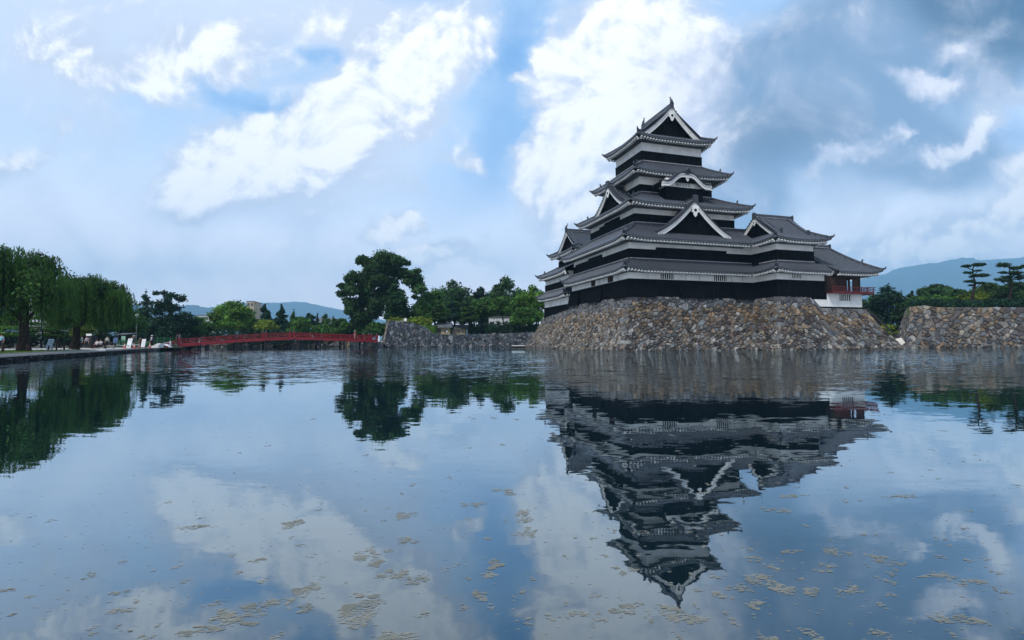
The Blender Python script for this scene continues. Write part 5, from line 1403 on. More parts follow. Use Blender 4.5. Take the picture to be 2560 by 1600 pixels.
# ================================================================== red bridge
def bridge():
    a = on(447, 874.6); A = Vector((a.x+.2, a.y-.3, 0)); b = at(943, 850, 104); Bv = Vector((b.x, b.y, 0))
    mid = (A+Bv)/2; d = (Bv-A).normalized(); nr = Vector((-d.y, d.x, 0)); L = (Bv-A).length
    root = empty('footbridge', (A.x, A.y, 0), 'long low arched vermilion footbridge crossing the moat on dark posts', 'bridge', rz=math.atan2(d.y, d.x))
    def s_of(px):
        k = ray(px, 850); # where the sight line meets the bridge line in plan
        den = k.x*d.y - k.y*d.x; t = (A.x*d.y - A.y*d.x)/den; P_ = Vector((k.x*t, k.y*t, 0)); return (P_-A).dot(d), P_.y
    prof_ = []
    for px, py in ((447,864.5),(480,862.5),(520,860),(560,856.5),(610,852.8),(660,850.2),(700,848.3),(735,847.3),(770,847.9),(800,848.9),(830,849.8),(860,850.8),(900,852.3),(943,853.8)):
        s, Y = s_of(px); prof_.append((s, at(px, py, Y).z))
    def zd(s):
        for (s0, z0), (s1, z1) in zip(prof_, prof_[1:]):
            if s <= s1: return z0 + (z1-z0)*(s-s0)/(s1-s0)
        return prof_[-1][1]
    N = 60; wd = 3.0; S = [L*i/N for i in range(N+1)]
    dk = MB()
    dk.grid([[(s, y, zd(s)+dz) for s in S] for y, dz in ((0,.0),(0,.34),(wd,.34),(wd,0),(0,0))])
    deck = dk.build('deck', M['redwood'], root)
    for y in (.06, wd-.06):
        bm_ = MB(); bm_.grid([[(s, yy, zd(s)+dz) for s in S] for yy, dz in ((y-.1,-.16),(y-.1,.40),(y+.1,.40),(y+.1,-.16),(y-.1,-.16))]); bm_.build('edge_beam', M['redwood'], root)
        rl = MB()
        for dz, h in ((.62,.09),(.86,.08),(1.13,.12)):
            rl.grid([[(s, yy, zd(s)+zz_) for s in S] for yy, zz_ in ((y-.05,dz-h/2),(y-.05,dz+h/2),(y+.05,dz+h/2),(y+.05,dz-h/2),(y-.05,dz-h/2))])
        rail_ = rl.build('railing', M['redwood'], root)
        k = int(L/1.9)
        for i in range(k+1):
            s = L*i/k; m = MB(); m.box(s-.06, s+.06, y-.065, y+.065, zd(s)+.3, zd(s)+1.12); m.build('baluster', M['redwood'], rail_)
        for px in (449, 665, 735, 922, 942):
            s = s_of(px)[0]; s = min(max(s, .1), L-.1); z = zd(s); m = MB()
            m.box(s-.13, s+.13, y-.13, y+.13, z-.1, z+1.38); p = m.build('main_post', M['redwood'], root)
            c = MB(); c.tube([(s,y,z+1.38),(s,y,z+1.46),(s,y,z+1.55),(s,y,z+1.68),(s,y,z+1.8)], [.15,.16,.13,.12,.02], 8); c.build('finial', M['ridge'], p)
        # splayed wing rails at the bank
        m = MB(); ys = y + (-1.5 if y < 1 else 1.5)
        for dz in (.45, .75, 1.0): m.beam((.0, y, zd(0)+dz), (-1.6, ys, .55+dz*.55), .10, .10)
        m.box(-1.7, -1.5, ys-.1, ys+.1, .4, 1.35); m.build('wing_rail', M['redwood'], root)
    for px in (501, 520, 591, 665, 735, 801, 861, 911):
        s = s_of(px)[0]; z = zd(s); m = MB()
        for y in (.25, wd-.25): m.tube([(s, y, -1.5), (s, y, z)], .19, 8)
        m.beam((s, -.1, z-.12), (s, wd+.1, z-.12), .26, .26); m.beam((s, .25, z*.45), (s, wd-.25, z*.45), .14, .18)
        m.build('bridge_pier', M['darkwood'], root)
    return A, d, nr, s_of, zd
bA, bd_, bn_, bs_of, bzd = bridge()

# ================================================================== people
def bake(name, verts, edges, radii, mat_, parent, sub=1, root_i=0):
    me = bpy.data.meshes.new(name+'_s'); me.from_pydata([tuple(v) for v in verts], edges, [])
    o = bpy.data.objects.new(name+'_s', me); col.objects.link(o)
    sk_ = o.modifiers.new('s', 'SKIN'); ss = o.modifiers.new('u', 'SUBSURF'); ss.levels = sub; ss.render_levels = sub
    for i, r in enumerate(radii): me.skin_vertices[0].data[i].radius = (r, r) if not isinstance(r, tuple) else r
    me.skin_vertices[0].data[root_i].use_root = True
    dg = bpy.context.evaluated_depsgraph_get(); ev_ = o.evaluated_get(dg)
    nm = bpy.data.meshes.new_from_object(ev_); bpy.data.objects.remove(o); nm.name = name
    nm.materials.clear(); nm.materials.append(mat_)
    nm.polygons.foreach_set('use_smooth', [True]*len(nm.polygons))
    r_ = bpy.data.objects.new(name, nm); col.objects.link(r_); r_.parent = parent
    return r_
CL = {}
def cloth(c):
    if c not in CL: CL[c] = mat('cloth_%d' % len(CL), c, tuple(x*.7 for x in c), 6, .9, .2, 20)
    return CL[c]
def person(loc, face, label, top, bottom, pose='stand', h=1.66, hat=None, hair=(.02,.015,.012), shorts=False, bag=None, bend=0.0, group='visitors round the moat'):
    root = empty('person', loc, label, 'person', rz=face, group=group); k = h/1.7
    P = []; E_ = []; Rr = []
    def add(p, r, prev=None):
        P.append(Vector(p)*k); Rr.append(r*k)
        if prev is not None: E_.append((prev, len(P)-1))
        return len(P)-1
    sit = pose == 'sit'; hz_ = .46 if sit else .92
    stp = .17 if pose == 'walk' else .04
    bx = bend
    pel = add((0,0,hz_), .13); wa = add((bx*.1,0,hz_+.18), .115, pel); ch = add((bx*.35,0,hz_+.40), .135, wa); nk = add((bx*.55,0,hz_+.56), .055, ch)
    hd = add((bx*.62+.02,0,hz_+.68), .085, nk); ht = add((bx*.66+.01,0,hz_+.76), .075, hd); ns_ = add((bx*.66+.12,0,hz_+.68), .014, hd)
    legs = []
    for sy, st in ((-1, stp), (1, -stp)):
        hp_ = add((0, sy*.09, hz_-.02), .085, pel)
        if sit: kn = add((.40, sy*.11, hz_), .06, hp_); an = add((.42, sy*.11, .09), .04, kn)
        else: kn = add((st*.55+.02, sy*.10, .49), .058, hp_); an = add((st-.02, sy*.10, .09), .036, kn)
        ft = add((P[an].x/k+.16, sy*.11, .035), .035, an); legs.append((hp_, kn, an, ft))
    arms = []
    for sy in (-1, 1):
        sh_ = add((bx*.42, sy*.17, hz_+.47), .055, ch)
        if sit or bend: el_ = add((bx*.42+.12, sy*.22, hz_+.22), .04, sh_); wr = add((bx*.42+.33, sy*.12, hz_+.14), .028, el_)
        else: el_ = add((-.03+sy*stp*.4, sy*.235, hz_+.19), .04, sh_); wr = add((.07+sy*stp*.8, sy*.25, hz_-.06), .028, el_)
        w_ = P[wr]/k; dirn = (w_ - P[el_]/k).normalized(); pm_ = add(w_ + dirn*.07, .032, wr)
        for fi, (oy, ln) in enumerate(((-.026,.07),(-.009,.085),(.009,.08),(.026,.062))):
            f1 = add(w_ + dirn*.115 + Vector((.0, oy, 0)), .0095, pm_); add(w_ + dirn*(.115+ln*.6) + Vector((.015, oy, -.005)), .0085, f1)
        add(w_ + dirn*.09 + Vector((.04, -sy*.01, 0)), .010, pm_)
        arms.append((sh_, el_, wr))
    body = bake('body', P, E_, Rr, M['skin'], root)
    q = lambda i: P[i]
    # shirt with sleeves
    vs = [q(pel)+Vector((0,0,.02)), q(wa), q(ch), q(nk)-Vector((0,0,.03))]; es = [(0,1),(1,2),(2,3)]; rs = [.155*k, .15*k, .165*k, .075*k]
    for sh_, el_, wr in arms:
        vs += [q(sh_), q(sh_).lerp(q(el_), .85)]; n = len(vs); es += [(2, n-2), (n-2, n-1)]; rs += [.075*k, .06*k]
    bake('shirt', vs, es, rs, cloth(top), root, root_i=1)
    vs = [q(pel)]; es = []; rs = [.16*k]
    for hp_, kn, an, ft in legs:
        vs += [q(hp_), q(kn) if not shorts else q(hp_).lerp(q(kn), .9)]; n = len(vs); es += [(0, n-2), (n-2, n-1)]; rs += [.10*k, .078*k]
        if not shorts: vs.append(q(an)+Vector((0,0,.03))); es.append((n-1, n)); rs.append(.06*k)
    bake('trousers' if not shorts else 'shorts', vs, es, rs, cloth(bottom), root)
    sm_ = MB()
    for hp_, kn, an, ft in legs: p = q(ft); sm_ = MB(); sm_.ell(p + Vector((-.05,0,0)), (.14*k,.052*k,.05*k), 8, 4); sm_.build('shoe', cloth((.03,.03,.03)), root, smooth=True)
    hm_ = MB(); c = q(hd).lerp(q(ht), .55) + Vector((-.02,0,.015)); hm_.ell(c, (.108*k,.10*k,.115*k), 10, 7); hm_.build('hair', cloth(hair), root, smooth=True)
    if hat:
        hm_ = MB(); c = q(ht); hm_.tube([c+Vector((0,0,-.01)), c+Vector((0,0,.0))+Vector((0,0,.012))], [.19*k,.18*k], 12); hm_.tube([c, c+Vector((0,0,.08)), c+Vector((0,0,.11))], [.115*k,.105*k,.05*k], 10)
        hm_.build('hat', cloth(hat), root, smooth=False)
    if bag:
        m = MB(); p = q(arms[1][2]); 
        m.add([(p.x-.13,p.y+.03,p.z-.42),(p.x+.17,p.y+.03,p.z-.42),(p.x+.14,p.y+.03,p.z-.08),(p.x-.10,p.y+.03,p.z-.08),(p.x-.13,p.y+.14,p.z-.42),(p.x+.17,p.y+.14,p.z-.42),(p.x+.12,p.y+.10,p.z-.08),(p.x-.08,p.y+.10,p.z-.08)],
              [(0,1,2,3),(7,6,5,4),(0,4,5,1),(1,5,6,2),(2,6,7,3),(3,7,4,0)])
        o = m.build('shoulder_bag', cloth(bag), None); o.location = loc; o.rotation_euler = (0,0,face); tag(o, 'bag carried by the ' + label[:60].split(' in ')[0].split(' with ')[0], 'bag')
        o['label'] = 'hand bag carried by the %s' % label.split(',')[0]
    return root
gz = .53
def gp_(px, py_feet, z=gz):
    p = on(px, py_feet, z); return p
def bank(px, Y, z=gz): p = at(px, 850, Y); return Vector((p.x, p.y, z))
person(bank(329.5, 68), R(20), 'walker with dark hair and dark clothes holding a white bag, left of white hatted companion', (.02,.02,.025), (.03,.03,.035), 'walk', 1.62)
tb = MB(); tb.add([(-.16,-.05,0),(.16,-.05,0),(.13,-.04,.34),(-.13,-.04,.34),(-.16,.07,0),(.16,.07,0),(.13,.05,.34),(-.13,.05,.34)], [(0,1,2,3),(7,6,5,4),(0,4,5,1),(1,5,6,2),(2,6,7,3),(3,7,4,0)])
tb.beam((-.07,0,.33),(-.04,0,.52),.02,.02); tb.beam((.07,0,.33),(.04,0,.52),.02,.02); tb.beam((-.045,0,.52),(.045,0,.52),.02,.02)
o = tb.build('carrier_bag', M['white'], None); o.location = bank(329.0, 67.6) + Vector((.05,0,.35)); tag(o, 'white carrier bag held by the dark dressed walker on the bank', 'bag')
person(bank(334.6, 68.6), R(30), 'person in a wide pale sun hat and dark trousers beside leaning white board', (.12,.11,.10), (.04,.04,.04), 'walk', 1.66, hat=(.62,.58,.50))
person(bank(380, 71.5), R(-160), 'person in white shirt and black trousers striding with dark shoulder strap', (.72,.72,.74), (.012,.012,.015), 'walk', 1.72, hat=(.7,.7,.72))
tb = MB(); tb.tube([(0,.0,.0),(.02,0,.18),(.0,0,.36),(-.03,0,.44)], [.13,.17,.15,.05], 8)
o = tb.build('backpack', cloth((.012,.016,.03)), None); p = bank(380, 71.5); o.location = p + Vector((.20,.02,1.0)); tag(o, 'dark navy backpack on the back of the white shirted walker', 'backpack')
person(bank(351, 73), R(160), 'person in brown clothes standing half hidden beside the second white board', (.09,.05,.025), (.10,.07,.04), 'stand', 1.5)
person(bank(243, 66, .50), R(-90), 'seated person in white shirt, left one of two on the low bench', (.60,.58,.60), (.05,.02,.025), 'sit', 1.6)
person(bank(252, 66.4, .50), R(-80), 'seated person in white shirt, right one of two on the low bench', (.62,.60,.62), (.03,.03,.04), 'sit', 1.62)
person(bank(217, 70), R(-70), 'person in dusty mauve top standing under the right willow, nearest the kiosk', (.33,.29,.36), (.02,.02,.03), 'stand', 1.62)
person(bank(205, 71), R(-110), 'person in teal shirt standing just right of the right willow trunk', (.05,.16,.17), (.015,.015,.02), 'stand', 1.64)
person(bank(268, 72), R(-60), 'person in pale green shirt standing in shade behind the benches', (.40,.48,.40), (.02,.025,.02), 'stand', 1.66)
person(bank(4, 56, .62), R(-80), 'person in light blue shirt standing in shade at the far left edge', (.25,.48,.60), (.02,.02,.03), 'stand', 1.68)
s890, Y890 = bs_of(890); pz = bA + bd_*s890 + bn_*.7
person(Vector((pz.x, pz.y, bzd(s890)+.36)), R(160), 'person in a red top and pale trousers walking across the red bridge', (.45,.03,.05), (.62,.5,.5), 'walk', 1.64, hat=(.6,.58,.55))
for px_, lab, tp in ((444.5, 'person in dark jacket arriving at left end of the bridge, left one of the pair', (.02,.03,.03)), (451, 'person in black top arriving at left end of the bridge, right one of the pair', (.012,.012,.015))):
    s_, Y_ = bs_of(px_); q_p = bA + bd_*s_ + bn_*2.0; person(Vector((q_p.x, q_p.y, max(.5, bzd(max(.1,s_))+.34))), R(20), lab, tp, (.02,.02,.03), 'walk', 1.66)

# ================================================================== signs, posts and other small things of the left bank
def box_at(m, w_, d_, h, z0=0): m.box(-w_/2, w_/2, -d_/2, d_/2, z0, z0+h)
def board_sign(name, label, px, Y, z, w_, h, tilt, tone, rows, ink, legs=.0, lean=0.0, side=None):
    root = empty(name, bank(px, Y, z), label, 'sign', rz=R(-18)); m = MB(); dz = legs
    b = [(-w_/2, 0, dz), (w_/2, 0, dz), (w_/2+lean, h*.14, dz+h), (-w_/2+lean, h*.14, dz+h)]
    m.prism(b, (0, .05, 0)); m.build('panel', tone, root)
    it = MB(); rr = random.Random(int(px))
    for (u0, u1, v0, v1) in rows:
        P = lambda u_, v_: Vector((-w_/2 + w_*u_ + lean*v_, h*.14*v_ - .012, dz + h*v_))
        it.add([P(u0,v0), P(u1,v0), P(u1,v1), P(u0,v1)], [(0,1,2,3)])
    if rows: it.build('lettering', ink, root)
    lg = MB()
    for sx in (-1, 1): lg.beam((sx*w_*.4, .08, 0), (sx*w_*.4+lean*.9, h*.14+.08, dz+h*.95), .05, .05); lg.beam((sx*w_*.4, .6, 0), (sx*w_*.4+lean*.8, h*.14+.10, dz+h*.8), .04, .04)
    lg.build('stand', M['metal'], root)
M['signblue'] = mat('pale_blue_sign', (.42,.58,.75), (.34,.5,.7), 2, .5); M['ink'] = mat('dark_blue_ink', (.03,.06,.14), None, 3, .6)
M['bluepanel'] = mat('blue_panel', (.05,.10,.22), (.09,.15,.28), 2, .6); M['green'] = mat('green_cloth', (.015,.16,.05), (.02,.10,.03), 3, .8); M['palegreen'] = mat('pale_green_panel', (.28,.50,.38), (.2,.38,.28), 3, .7)
M['inkgrey'] = mat('faded_grey_ink', (.30,.33,.42), None, 3, .7)
strokes = lambda cols_, rr_: [(u_, u_+w_, v_, v_+hh) for (u_, w_, v0, v1, n) in cols_ for v_, hh in [(v0 + (v1-v0)*i/n + rr_.uniform(0,.01), (v1-v0)/n*.55) for i in range(n)]]
board_sign('information_board', 'leaning pale blue signboard with dark blue characters standing on the lawn', 121, 50, .6, .78, 1.0, 0, M['signblue'], strokes([(.62,.2,.1,.95,4),(.42,.06,.35,.9,6),(.15,.08,.08,.9,9)], random.Random(1)) + [(.42,.58,.0,.36)], M['ink'], legs=.12, lean=.16)
board_sign('white_board', 'leaning white poster board beside the pair of walkers', 321, 67.5, gz, .80, 1.25, 0, M['white'], strokes([(.12,.7,.10,.30,3),(.3,.4,.8,.92,2)], random.Random(2)), M['inkgrey'], legs=.06, lean=.14)
board_sign('white_board', 'white poster board with grey characters left of the green panel', 357, 71, gz, .72, 1.1, 0, M['white'], strokes([(.6,.12,.15,.9,7),(.35,.1,.2,.9,7)], random.Random(3)), M['inkgrey'], legs=.14, lean=.04)
board_sign('green_panel', 'bright green panel standing right of the second white board', 368, 71.5, gz, .72, .85, 0, M['green'], [], None, legs=.05)
board_sign('blue_panel', 'dull blue notice panel behind the white edged path', 287, 72, gz, .75, .75, 0, M['bluepanel'], [(.5,.72,.1,.6)], M['ink'], legs=.72)

def street_lamp(px, Y, ytop, label):
    b = bank(px, Y); h = at(px, ytop, Y).z - gz; root = empty('street_lamp', b, label, 'street lamp')
    m = MB(); m.tube([(0,0,0),(0,0,.3),(0,0,h-.5)], [.09,.06,.045], 8); m.build('pole', M['metal'], root)
    m = MB(); m.tube([(0,0,h-.52),(0,0,h-.46),(0,0,h-.1),(0,0,h)], [.10,.19,.24,.10], 8); m.build('lantern', M['white'], root)
street_lamp(340, 84, 785, 'tall park lamp with white lantern standing in front of the dark trees')
# kiosk and small shelter
def shelter(px, Y, yt, w_, label, tone):
    b = bank(px, Y); h = at(px, yt, Y).z - gz; root = empty('small_shelter', b, label, 'shelter', rz=R(-15))
    m = MB(); m.add([(-w_/2,-.8,h-.18),(w_/2,-.8,h-.18),(w_/2,.9,h),(-w_/2,.9,h),(-w_/2,-.8,h-.26),(w_/2,-.8,h-.26),(w_/2,.9,h-.1),(-w_/2,.9,h-.1)], [(0,1,2,3),(7,6,5,4),(0,4,5,1),(1,5,6,2),(2,6,7,3),(3,7,4,0)])
    m.build('roof', M['metal'], root)
    for x in (-w_/2+.15, w_/2-.15):
        for y in (-.6, .7): m = MB(); m.box(x-.05, x+.05, y-.05, y+.05, 0, h-.18); m.build('post', M['brownwood'], root)
    m = MB(); m.box(-w_/2+.2, w_/2-.2, .6, .7, 0, h-.6); m.build('back_wall', tone, root)
shelter(312, 78, 832.5, 2.3, 'small dark shelter with a thin grey roof behind the signs', M['darkwood'])
m = MB(); m.box(-.3,.3,-.03,.03,.9,1.72); o = m.build('hanging_banner', M['palegreen'], None); o.location = bank(308.5, 76.5) + Vector((0,0,.0)); tag(o, 'pale green banner hanging at the front of the small shelter', 'banner')
kk = empty('vending_kiosk', bank(230, 71), 'dark boxy kiosk with a white top sign under the trees', 'kiosk', rz=R(-15))
m = MB(); m.box(-.55,.55,-.4,.4,0,1.7); m.build('cabinet', M['darkwood'], kk); m = MB(); m.box(-.5,.5,-.45,-.38,1.72,2.0); m.build('top_sign', M['white'], kk); m = MB(); m.box(-.45,.25,-.44,-.405,1.3,1.42); m.build('front_label', M['metal'], kk)
# low bench
bn = empty('park_bench', bank(248, 66.3, .50), 'low dark bench under the two white shirted people', 'bench', rz=R(5))
m = MB(); m.box(-1.0,1.0,-.2,.2,.38,.44); m.build('seat', M['brownwood'], bn)
for x in (-.8,.8): m = MB(); m.box(x-.05,x+.05,-.18,.18,0,.38); m.build('leg', M['brownwood'], bn)
bn = empty('stone_bench', bank(272, 66.5, .50), 'pale grey stone bench at the path edge right of seated people', 'bench', rz=R(5))
m = MB(); m.box(-.75,.75,-.22,.22,.30,.42); m.build('seat', M['kerb'], bn)
for x in (-.55,.55): m = MB(); m.box(x-.1,x+.1,-.18,.18,0,.30); m.build('leg', M['kerb'], bn)
# traffic cones
M['orange'] = mat('orange_cone', (.60,.10,.05), (.5,.08,.04), 5, .6)
def cone(px, Y, label):
    root = empty('traffic_cone', bank(px, Y), label, 'traffic cone', group='cones along the left bank')
    m = MB(); m.box(-.19,.19,-.19,.19,0,.03); m.build('base', M['orange'], root)
    m = MB(); m.tube([(0,0,.03),(0,0,.70)], [.15,.03], 10); m.build('cone_body', M['orange'], root)
    for z0, z1 in ((.26,.36),(.48,.56)): m = MB(); m.tube([(0,0,z0),(0,0,z1)], [.154-.172*(z0-.03), .154-.172*(z1-.03)], 10); m.build('reflective_band', M['white'], root)
cone(312, 66.3, 'orange and white cone in front of first white board, leftmost of the row')
cone(336.5, 67.2, 'orange and white cone right of the hatted walker')
cone(348, 69.3, 'orange and white cone left of the second white board')
cone(375, 70.8, 'orange and white cone at the feet of the striding walker')
# chains of white links
def chain(pa, pb, label, n=14, sag=.08):
    m = MB()
    pa = Vector(pa); pb = Vector(pb); mid = (pa+pb)/2
    for i in range(n):
        t0, t1 = i/n, (i+.62)/n
        P = lambda t: pa.lerp(pb, t) - mid - Vector((0,0,sag*4*t*(1-t)))
        m.tube([P(t0), P(t1)], .035, 6)
    m.tube([pa.lerp(pb, i/8) - mid - Vector((0,0,sag*4*(i/8)*(1-i/8))) for i in range(9)], .012, 5)
    o = m.build('barrier_chain', M['white'], None); o.location = mid; tag(o, label, 'barrier chain')
chain(bank(293, 69, .98), bank(315, 70, .95), 'white dotted barrier chain left of the first white board')
chain(bank(337, 70.5, .98), bank(346, 71, .98), 'short white dotted barrier chain between hatted walker and second board', 6, .03)
chain(bank(394, 72.5, 1.12), bank(424, 76, 1.28), 'white dotted barrier chain running from the walker to the bridge end', 12, .05)
pp_ = empty('barrier_post', bank(426, 76), 'white and red barrier post beside the left end of the bridge', 'post')
m = MB(); m.tube([(0,0,.35),(0,0,.95)], .10, 8); m.build('post_top', M['white'], pp_); m = MB(); m.tube([(0,0,0),(0,0,.35)], [.17,.12], 8); m.build('post_foot', M['orange'], pp_)
# green mesh fences
def fence(pxa, Ya, pxb, Yb, h, label):
    a = bank(pxa, Ya); b = bank(pxb, Yb); root = empty('mesh_fence', (a+b)/2, label, 'fence'); A_, B_2 = a-(a+b)/2, b-(a+b)/2
    m = MB(); n = 26
    for i in range(n+1):
        p = A_.lerp(B_2, i/n); m.beam(p + Vector((0,0,.1)), p + Vector((0,0,h)), .05, .03)
    for j in range(7):
        z = .12 + (h-.14)*j/6; m.beam(A_ + Vector((0,0,z)), B_2 + Vector((0,0,z)), .04, .04)
    m.build('mesh_panel', M['green'], root)
    for i in range(5):
        p = A_.lerp(B_2, i/4); m = MB(); m.tube([p, p + Vector((0,0,h+.08))], .045, 6); m.build('fence_post', M['metal'], root)
fence(292, 74, 350, 78, 1.15, 'green mesh fence behind the cones and white boards')
fence(376, 80, 442, 86, 1.55, 'taller green mesh fence left of the bridge end')
# bicycle leaning by the covers
def wheel(m, c, r): 
    pts = [Vector(c) + Vector((math.cos(a)*r, 0, math.sin(a)*r)) for a in [i*math.pi/8 for i in range(17)]]; m.tube(pts, .022, 5, cap=False)
bk = empty('bicycle', bank(397, 72.5), 'dark bicycle lying between two white covers near the bridge', 'bicycle', rz=R(8))
for x in (-.52,.52):
    m = MB(); wheel(m, (x,0,.33), .32); m.tube([(x,-.02,.33),(x,.02,.33)], .04, 6)
    for i in range(6): a = i*math.pi/3; m.tube([(x,0,.33),(x+math.cos(a)*.31,0,.33+math.sin(a)*.31)], .006, 4)
    m.build('wheel', M['darkwood'], bk)
m = MB()
for a, b in (((-.52,0,.33),(-.18,0,.32)),((-.18,0,.32),(-.30,0,.78)),((-.52,0,.33),(-.28,0,.70)),((-.28,0,.70),(.34,0,.76)),((-.18,0,.32),(.36,0,.68)),((.52,0,.33),(.32,0,.88))): m.tube([a, b], .02, 6)
m.build('frame', M['darkwood'], bk); m = MB(); m.tube([(.32,-.25,.92),(.32,0,.90),(.32,.25,.92)], .016, 6); m.build('handlebar', M['metal'], bk); m = MB(); m.ell((-.31,0,.82), (.13,.07,.035), 8, 4); m.build('saddle', M['darkwood'], bk)
# white covers
c1 = MB(); rr = random.Random(3); prf = [(-1.3,.0),(-.9,.12),(-.1,.35),(.35,.62),(.75,.55),(.6,.0)]
c1.grid([[(x, y, z*(1-abs(y)*.25) + rr.uniform(-.02,.02)) for x, z in prf] for y in (-.5,-.2,.1,.4,.6)]); c1.prism([(x, -.5, z*.87) for x, z in prf], (0,.02,0))
o = c1.build('white_cover', M['paper'], None); o.location = bank(391, 71.8); tag(o, 'white wedge shaped cover on the bank right of the striding walker', 'cover')
c2 = MB(); rows = []
for j in range(9):
    y = -.45 + .9*j/8; rows.append([(x, y*(1-.1*abs(x)), .03 + .50*math.sqrt(max(0, 1-(x/1.05)**2))*(1-.35*(y/.45)**2) + .02*math.sin(x*16)) for x in [-1.05+2.1*i/16 for i in range(17)]])
c2.grid(rows); o = c2.build('ribbed_white_cover', M['paper'], None); o.location = bank(409, 74.2); tag(o, 'rounded ribbed white cover on the bank near the bridge end', 'cover')
# posts on the lawn
def post(px, Y, h, r, label):
    b = bank(px, Y, .60); m = MB(); m.tube([(0,0,-.05),(0,0,h),(0,0,h+.03)], [r,r*.92,r*.6], 8); o = m.build('wooden_post', M['brownwood'] if r < .14 else M['bark'], None); o.location = b
    tag(o, label, 'post', group='posts standing on the lawn')
post(8, 40.5, .75, .09, 'thin dark post at the far left edge of the lawn')
post(44, 42.5, .62, .12, 'short thick post just left of the tall willow trunk')
post(70, 42.8, .62, .12, 'short thick post just right of the tall willow trunk')
post(142, 49.5, 1.05, .07, 'tall thin post right of the pale blue signboard')
post(161, 51.5, .72, .08, 'short thin post left of the right willow trunk')
post(122, 48.5, .45, .06, 'low stake in front of the pale blue signboard')
# drain pipe
dp = MB(); a = on(243, 878, .47); dp.tube([(0,.5,.02),(0,-.1,.02),(.12,-.30,-.1),(.35,-.45,-.30),(.60,-.55,-.55)], [.13,.13,.13,.12,.12], 8)
o = dp.build('drain_pipe', M['white'], None); w6 = on(244, 888.6); o.location = (w6.x+.05, w6.y+.1, .50); o.rotation_euler = (0,0,R(-55)); tag(o, 'short white drain pipe bending down the dark bank wall into water', 'pipe')
# moored rowing boat by the castle base
bt = empty('small_boat', on(1296, 868.8), 'small white boat with dark hull moored at the left foot of castle base', 'boat', rz=R(8))
def hull(m, L_, W_, z0, z1, nn=12):
    rows = []
    for j in range(nn+1):
        x = -L_/2 + L_*j/nn; t = j/nn; wdt = W_/2*math.sin(math.pi*min(1, .18+t*.9))**.6 if t < .95 else .05
        rows.append([(x, -wdt, z1+.08*(t-.5)**2), (x, -wdt*.75, z0+.12), (x, 0, z0), (x, wdt*.75, z0+.12), (x, wdt, z1+.08*(t-.5)**2)])
    m.grid(rows); m.grid([[r[0] for r in rows], [(r[2][0], 0, r[0][2]-.12) for r in rows], [r[4] for r in rows]])
m = MB(); hull(m, 2.7, 1.1, -.12, .30); m.build('hull', M['brownwood'], bt)
m = MB(); m.box(-1.25,1.2,-.56,.56,.30,.42); m.build('gunwale', M['white'], bt)
m = MB(); m.box(.75,.85,-.1,.1,.42,.75); m.ell((.8,0,.82), (.16,.14,.13), 8, 5); m.build('outboard_motor', M['metal'], bt)
# white notice post at the bridge landing
m = MB(); m.box(-.13,.13,-.07,.07,0,1.15); m.box(-.16,.16,-.1,.1,1.15,1.2); o = m.build('notice_post', M['white'], None); p = at(947.5, 852, 103.6); o.location = (p.x, p.y, 1.27); tag(o, 'white upright notice post at the right end of the bridge', 'post')
# floodlights
def flood(px, py, Y, z, r, label):
    b = at(px, py, Y); root = empty('floodlight', (b.x, b.y, z), label, 'floodlight', group='floodlights on the castle side'); h = b.z - z
    m = MB(); m.tube([(0,0,0),(0,0,h)], .05, 6); m.box(-r*.2, r*.2, -.04, .04, h-.05, h+.05); m.build('stand', M['metal'], root)
    m = MB(); m.tube([(0,-.12,h),(0,.05,h),(0,.25,h)], [r, r*.95, r*.4], 14); m.build('lamp_head', M['white'], root)
flood(1013.5, 799.5, 111.5, 4.9, .36, 'round white floodlight on the mound wall')
flood(1117.5, 828.5, 112.5, 2.72, .17, 'small round white floodlight on the grass behind the moat wall')
m = MB()
for a, b in (((-.3,0,0),(-.3,0,.85)),((.3,0,0),(.3,0,.85)),((-.3,0,.85),(.3,0,.85))): m.beam(a, b, .07, .07)
p = at(1005, 803, 111.3); o = m.build('rail_hoop', M['white'], None); o.location = (p.x, p.y, 4.9); tag(o, 'small white tubular hoop left of round floodlight on the mound', 'hoop')

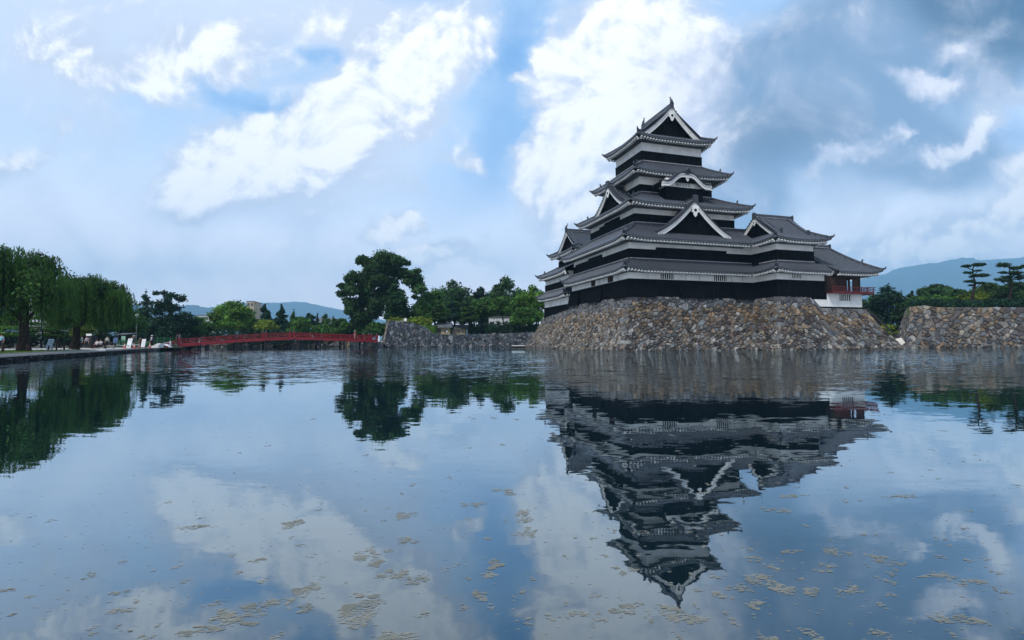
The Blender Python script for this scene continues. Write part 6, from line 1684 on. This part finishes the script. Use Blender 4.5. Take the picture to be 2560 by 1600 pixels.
# ================================================================== buildings seen between the trees
M['beige'] = mat('beige_wall', (.50,.40,.27), (.42,.34,.24), .2, .8); M['wallw'] = mat('white_render', (.62,.63,.66), (.5,.52,.56), .2, .8); M['glass'] = mat('dark_window', (.05,.07,.10), None, 1, .2, spec=.6); M['greyroof'] = mat('grey_roof', (.12,.13,.15), (.08,.09,.1), .5, .6)
def building(name, label, pxa, pxb, Y, ytop, wall, floors, cols_, roof='flat', z0=.4, dep=8, rz=0, ybot=None, rooft=None):
    a = at(pxa, 850, Y); b = at(pxb, 850, Y); h = at((pxa+pxb)/2, ytop, Y).z - z0; w_ = b.x - a.x
    root = empty(name, ((a.x+b.x)/2, Y + dep/2, z0), label, 'building', rz=rz)
    hw_ = h if roof == 'flat' else h*.62
    m = MB(); m.box(-w_/2, w_/2, -dep/2, dep/2, 0, hw_); m.build('wall', wall, root)
    if roof == 'flat':
        m = MB(); m.box(-w_/2-.2, w_/2+.2, -dep/2-.2, dep/2+.2, hw_, hw_+.35); m.build('roof', rooft or M['greyroof'], root)
    else:
        o_ = .7; m = MB(); m.add([(-w_/2-o_,-dep/2-o_,hw_-.1),(w_/2+o_,-dep/2-o_,hw_-.1),(w_/2+o_,dep/2+o_,hw_-.1),(-w_/2-o_,dep/2+o_,hw_-.1),(-w_/2-o_*.3,0,h),(w_/2+o_*.3,0,h)], [(0,1,5,4),(2,3,4,5),(0,4,3),(1,2,5),(3,2,1,0)])
        m.build('roof', rooft or M['greyroof'], root)
    for i in range(floors):
        z1 = hw_*(i+.35)/floors; z2 = hw_*(i+.78)/floors
        for j in range(cols_):
            x = -w_/2 + w_*(j+.5)/cols_; q = w_/cols_*.30; m = MB(); m.box(x-q, x+q, -dep/2-.05, -dep/2+.1, z1, z2); o2 = m.build('window', M['glass'], root)
            m = MB(); m.box(x-q-.06, x+q+.06, -dep/2-.12, -dep/2-.051, z1-.1, z1-.02); m.build('sill', wall, o2)
building('office_tower', 'distant beige tower block rising behind the rounded bright green tree', 608, 625, 330, 754, M['beige'], 6, 2, dep=18, rz=R(12))
building('apartment_block', 'distant long pale block with rows of windows left of rounded bright tree', 492, 536, 300, 789, M['wallw'], 4, 8)
building('white_house', 'white walled house half hidden behind trees above the mesh fence', 410, 440, 120, 823, M['wallw'], 1, 3, roof='gable')
building('low_white_building', 'low white building with grey roof above the trees right of bridge centre', 782, 822, 180, 793, M['wallw'], 2, 4, roof='gable')
building('pale_hall', 'pale building glimpsed between the left willow trunk and its curtain', 62, 100, 140, 756, M['wallw'], 3, 4)
building('white_hall', 'large white walled hall with dark base seen under trees near the castle', 1222, 1288, 138, 794, M['wallw'], 1, 4, z0=2.7, dep=6)
building('thatched_gatehouse', 'small low house with wide grey roof behind the moat wall', 1090, 1124, 118, 806, M['beige'], 1, 2, roof='gable', z0=2.7, dep=5)
building('cream_storehouse', 'small cream walled building right of the low grey roofed house', 1130, 1163, 121, 811, M['beige'], 1, 3, roof='gable', z0=2.7, dep=4)
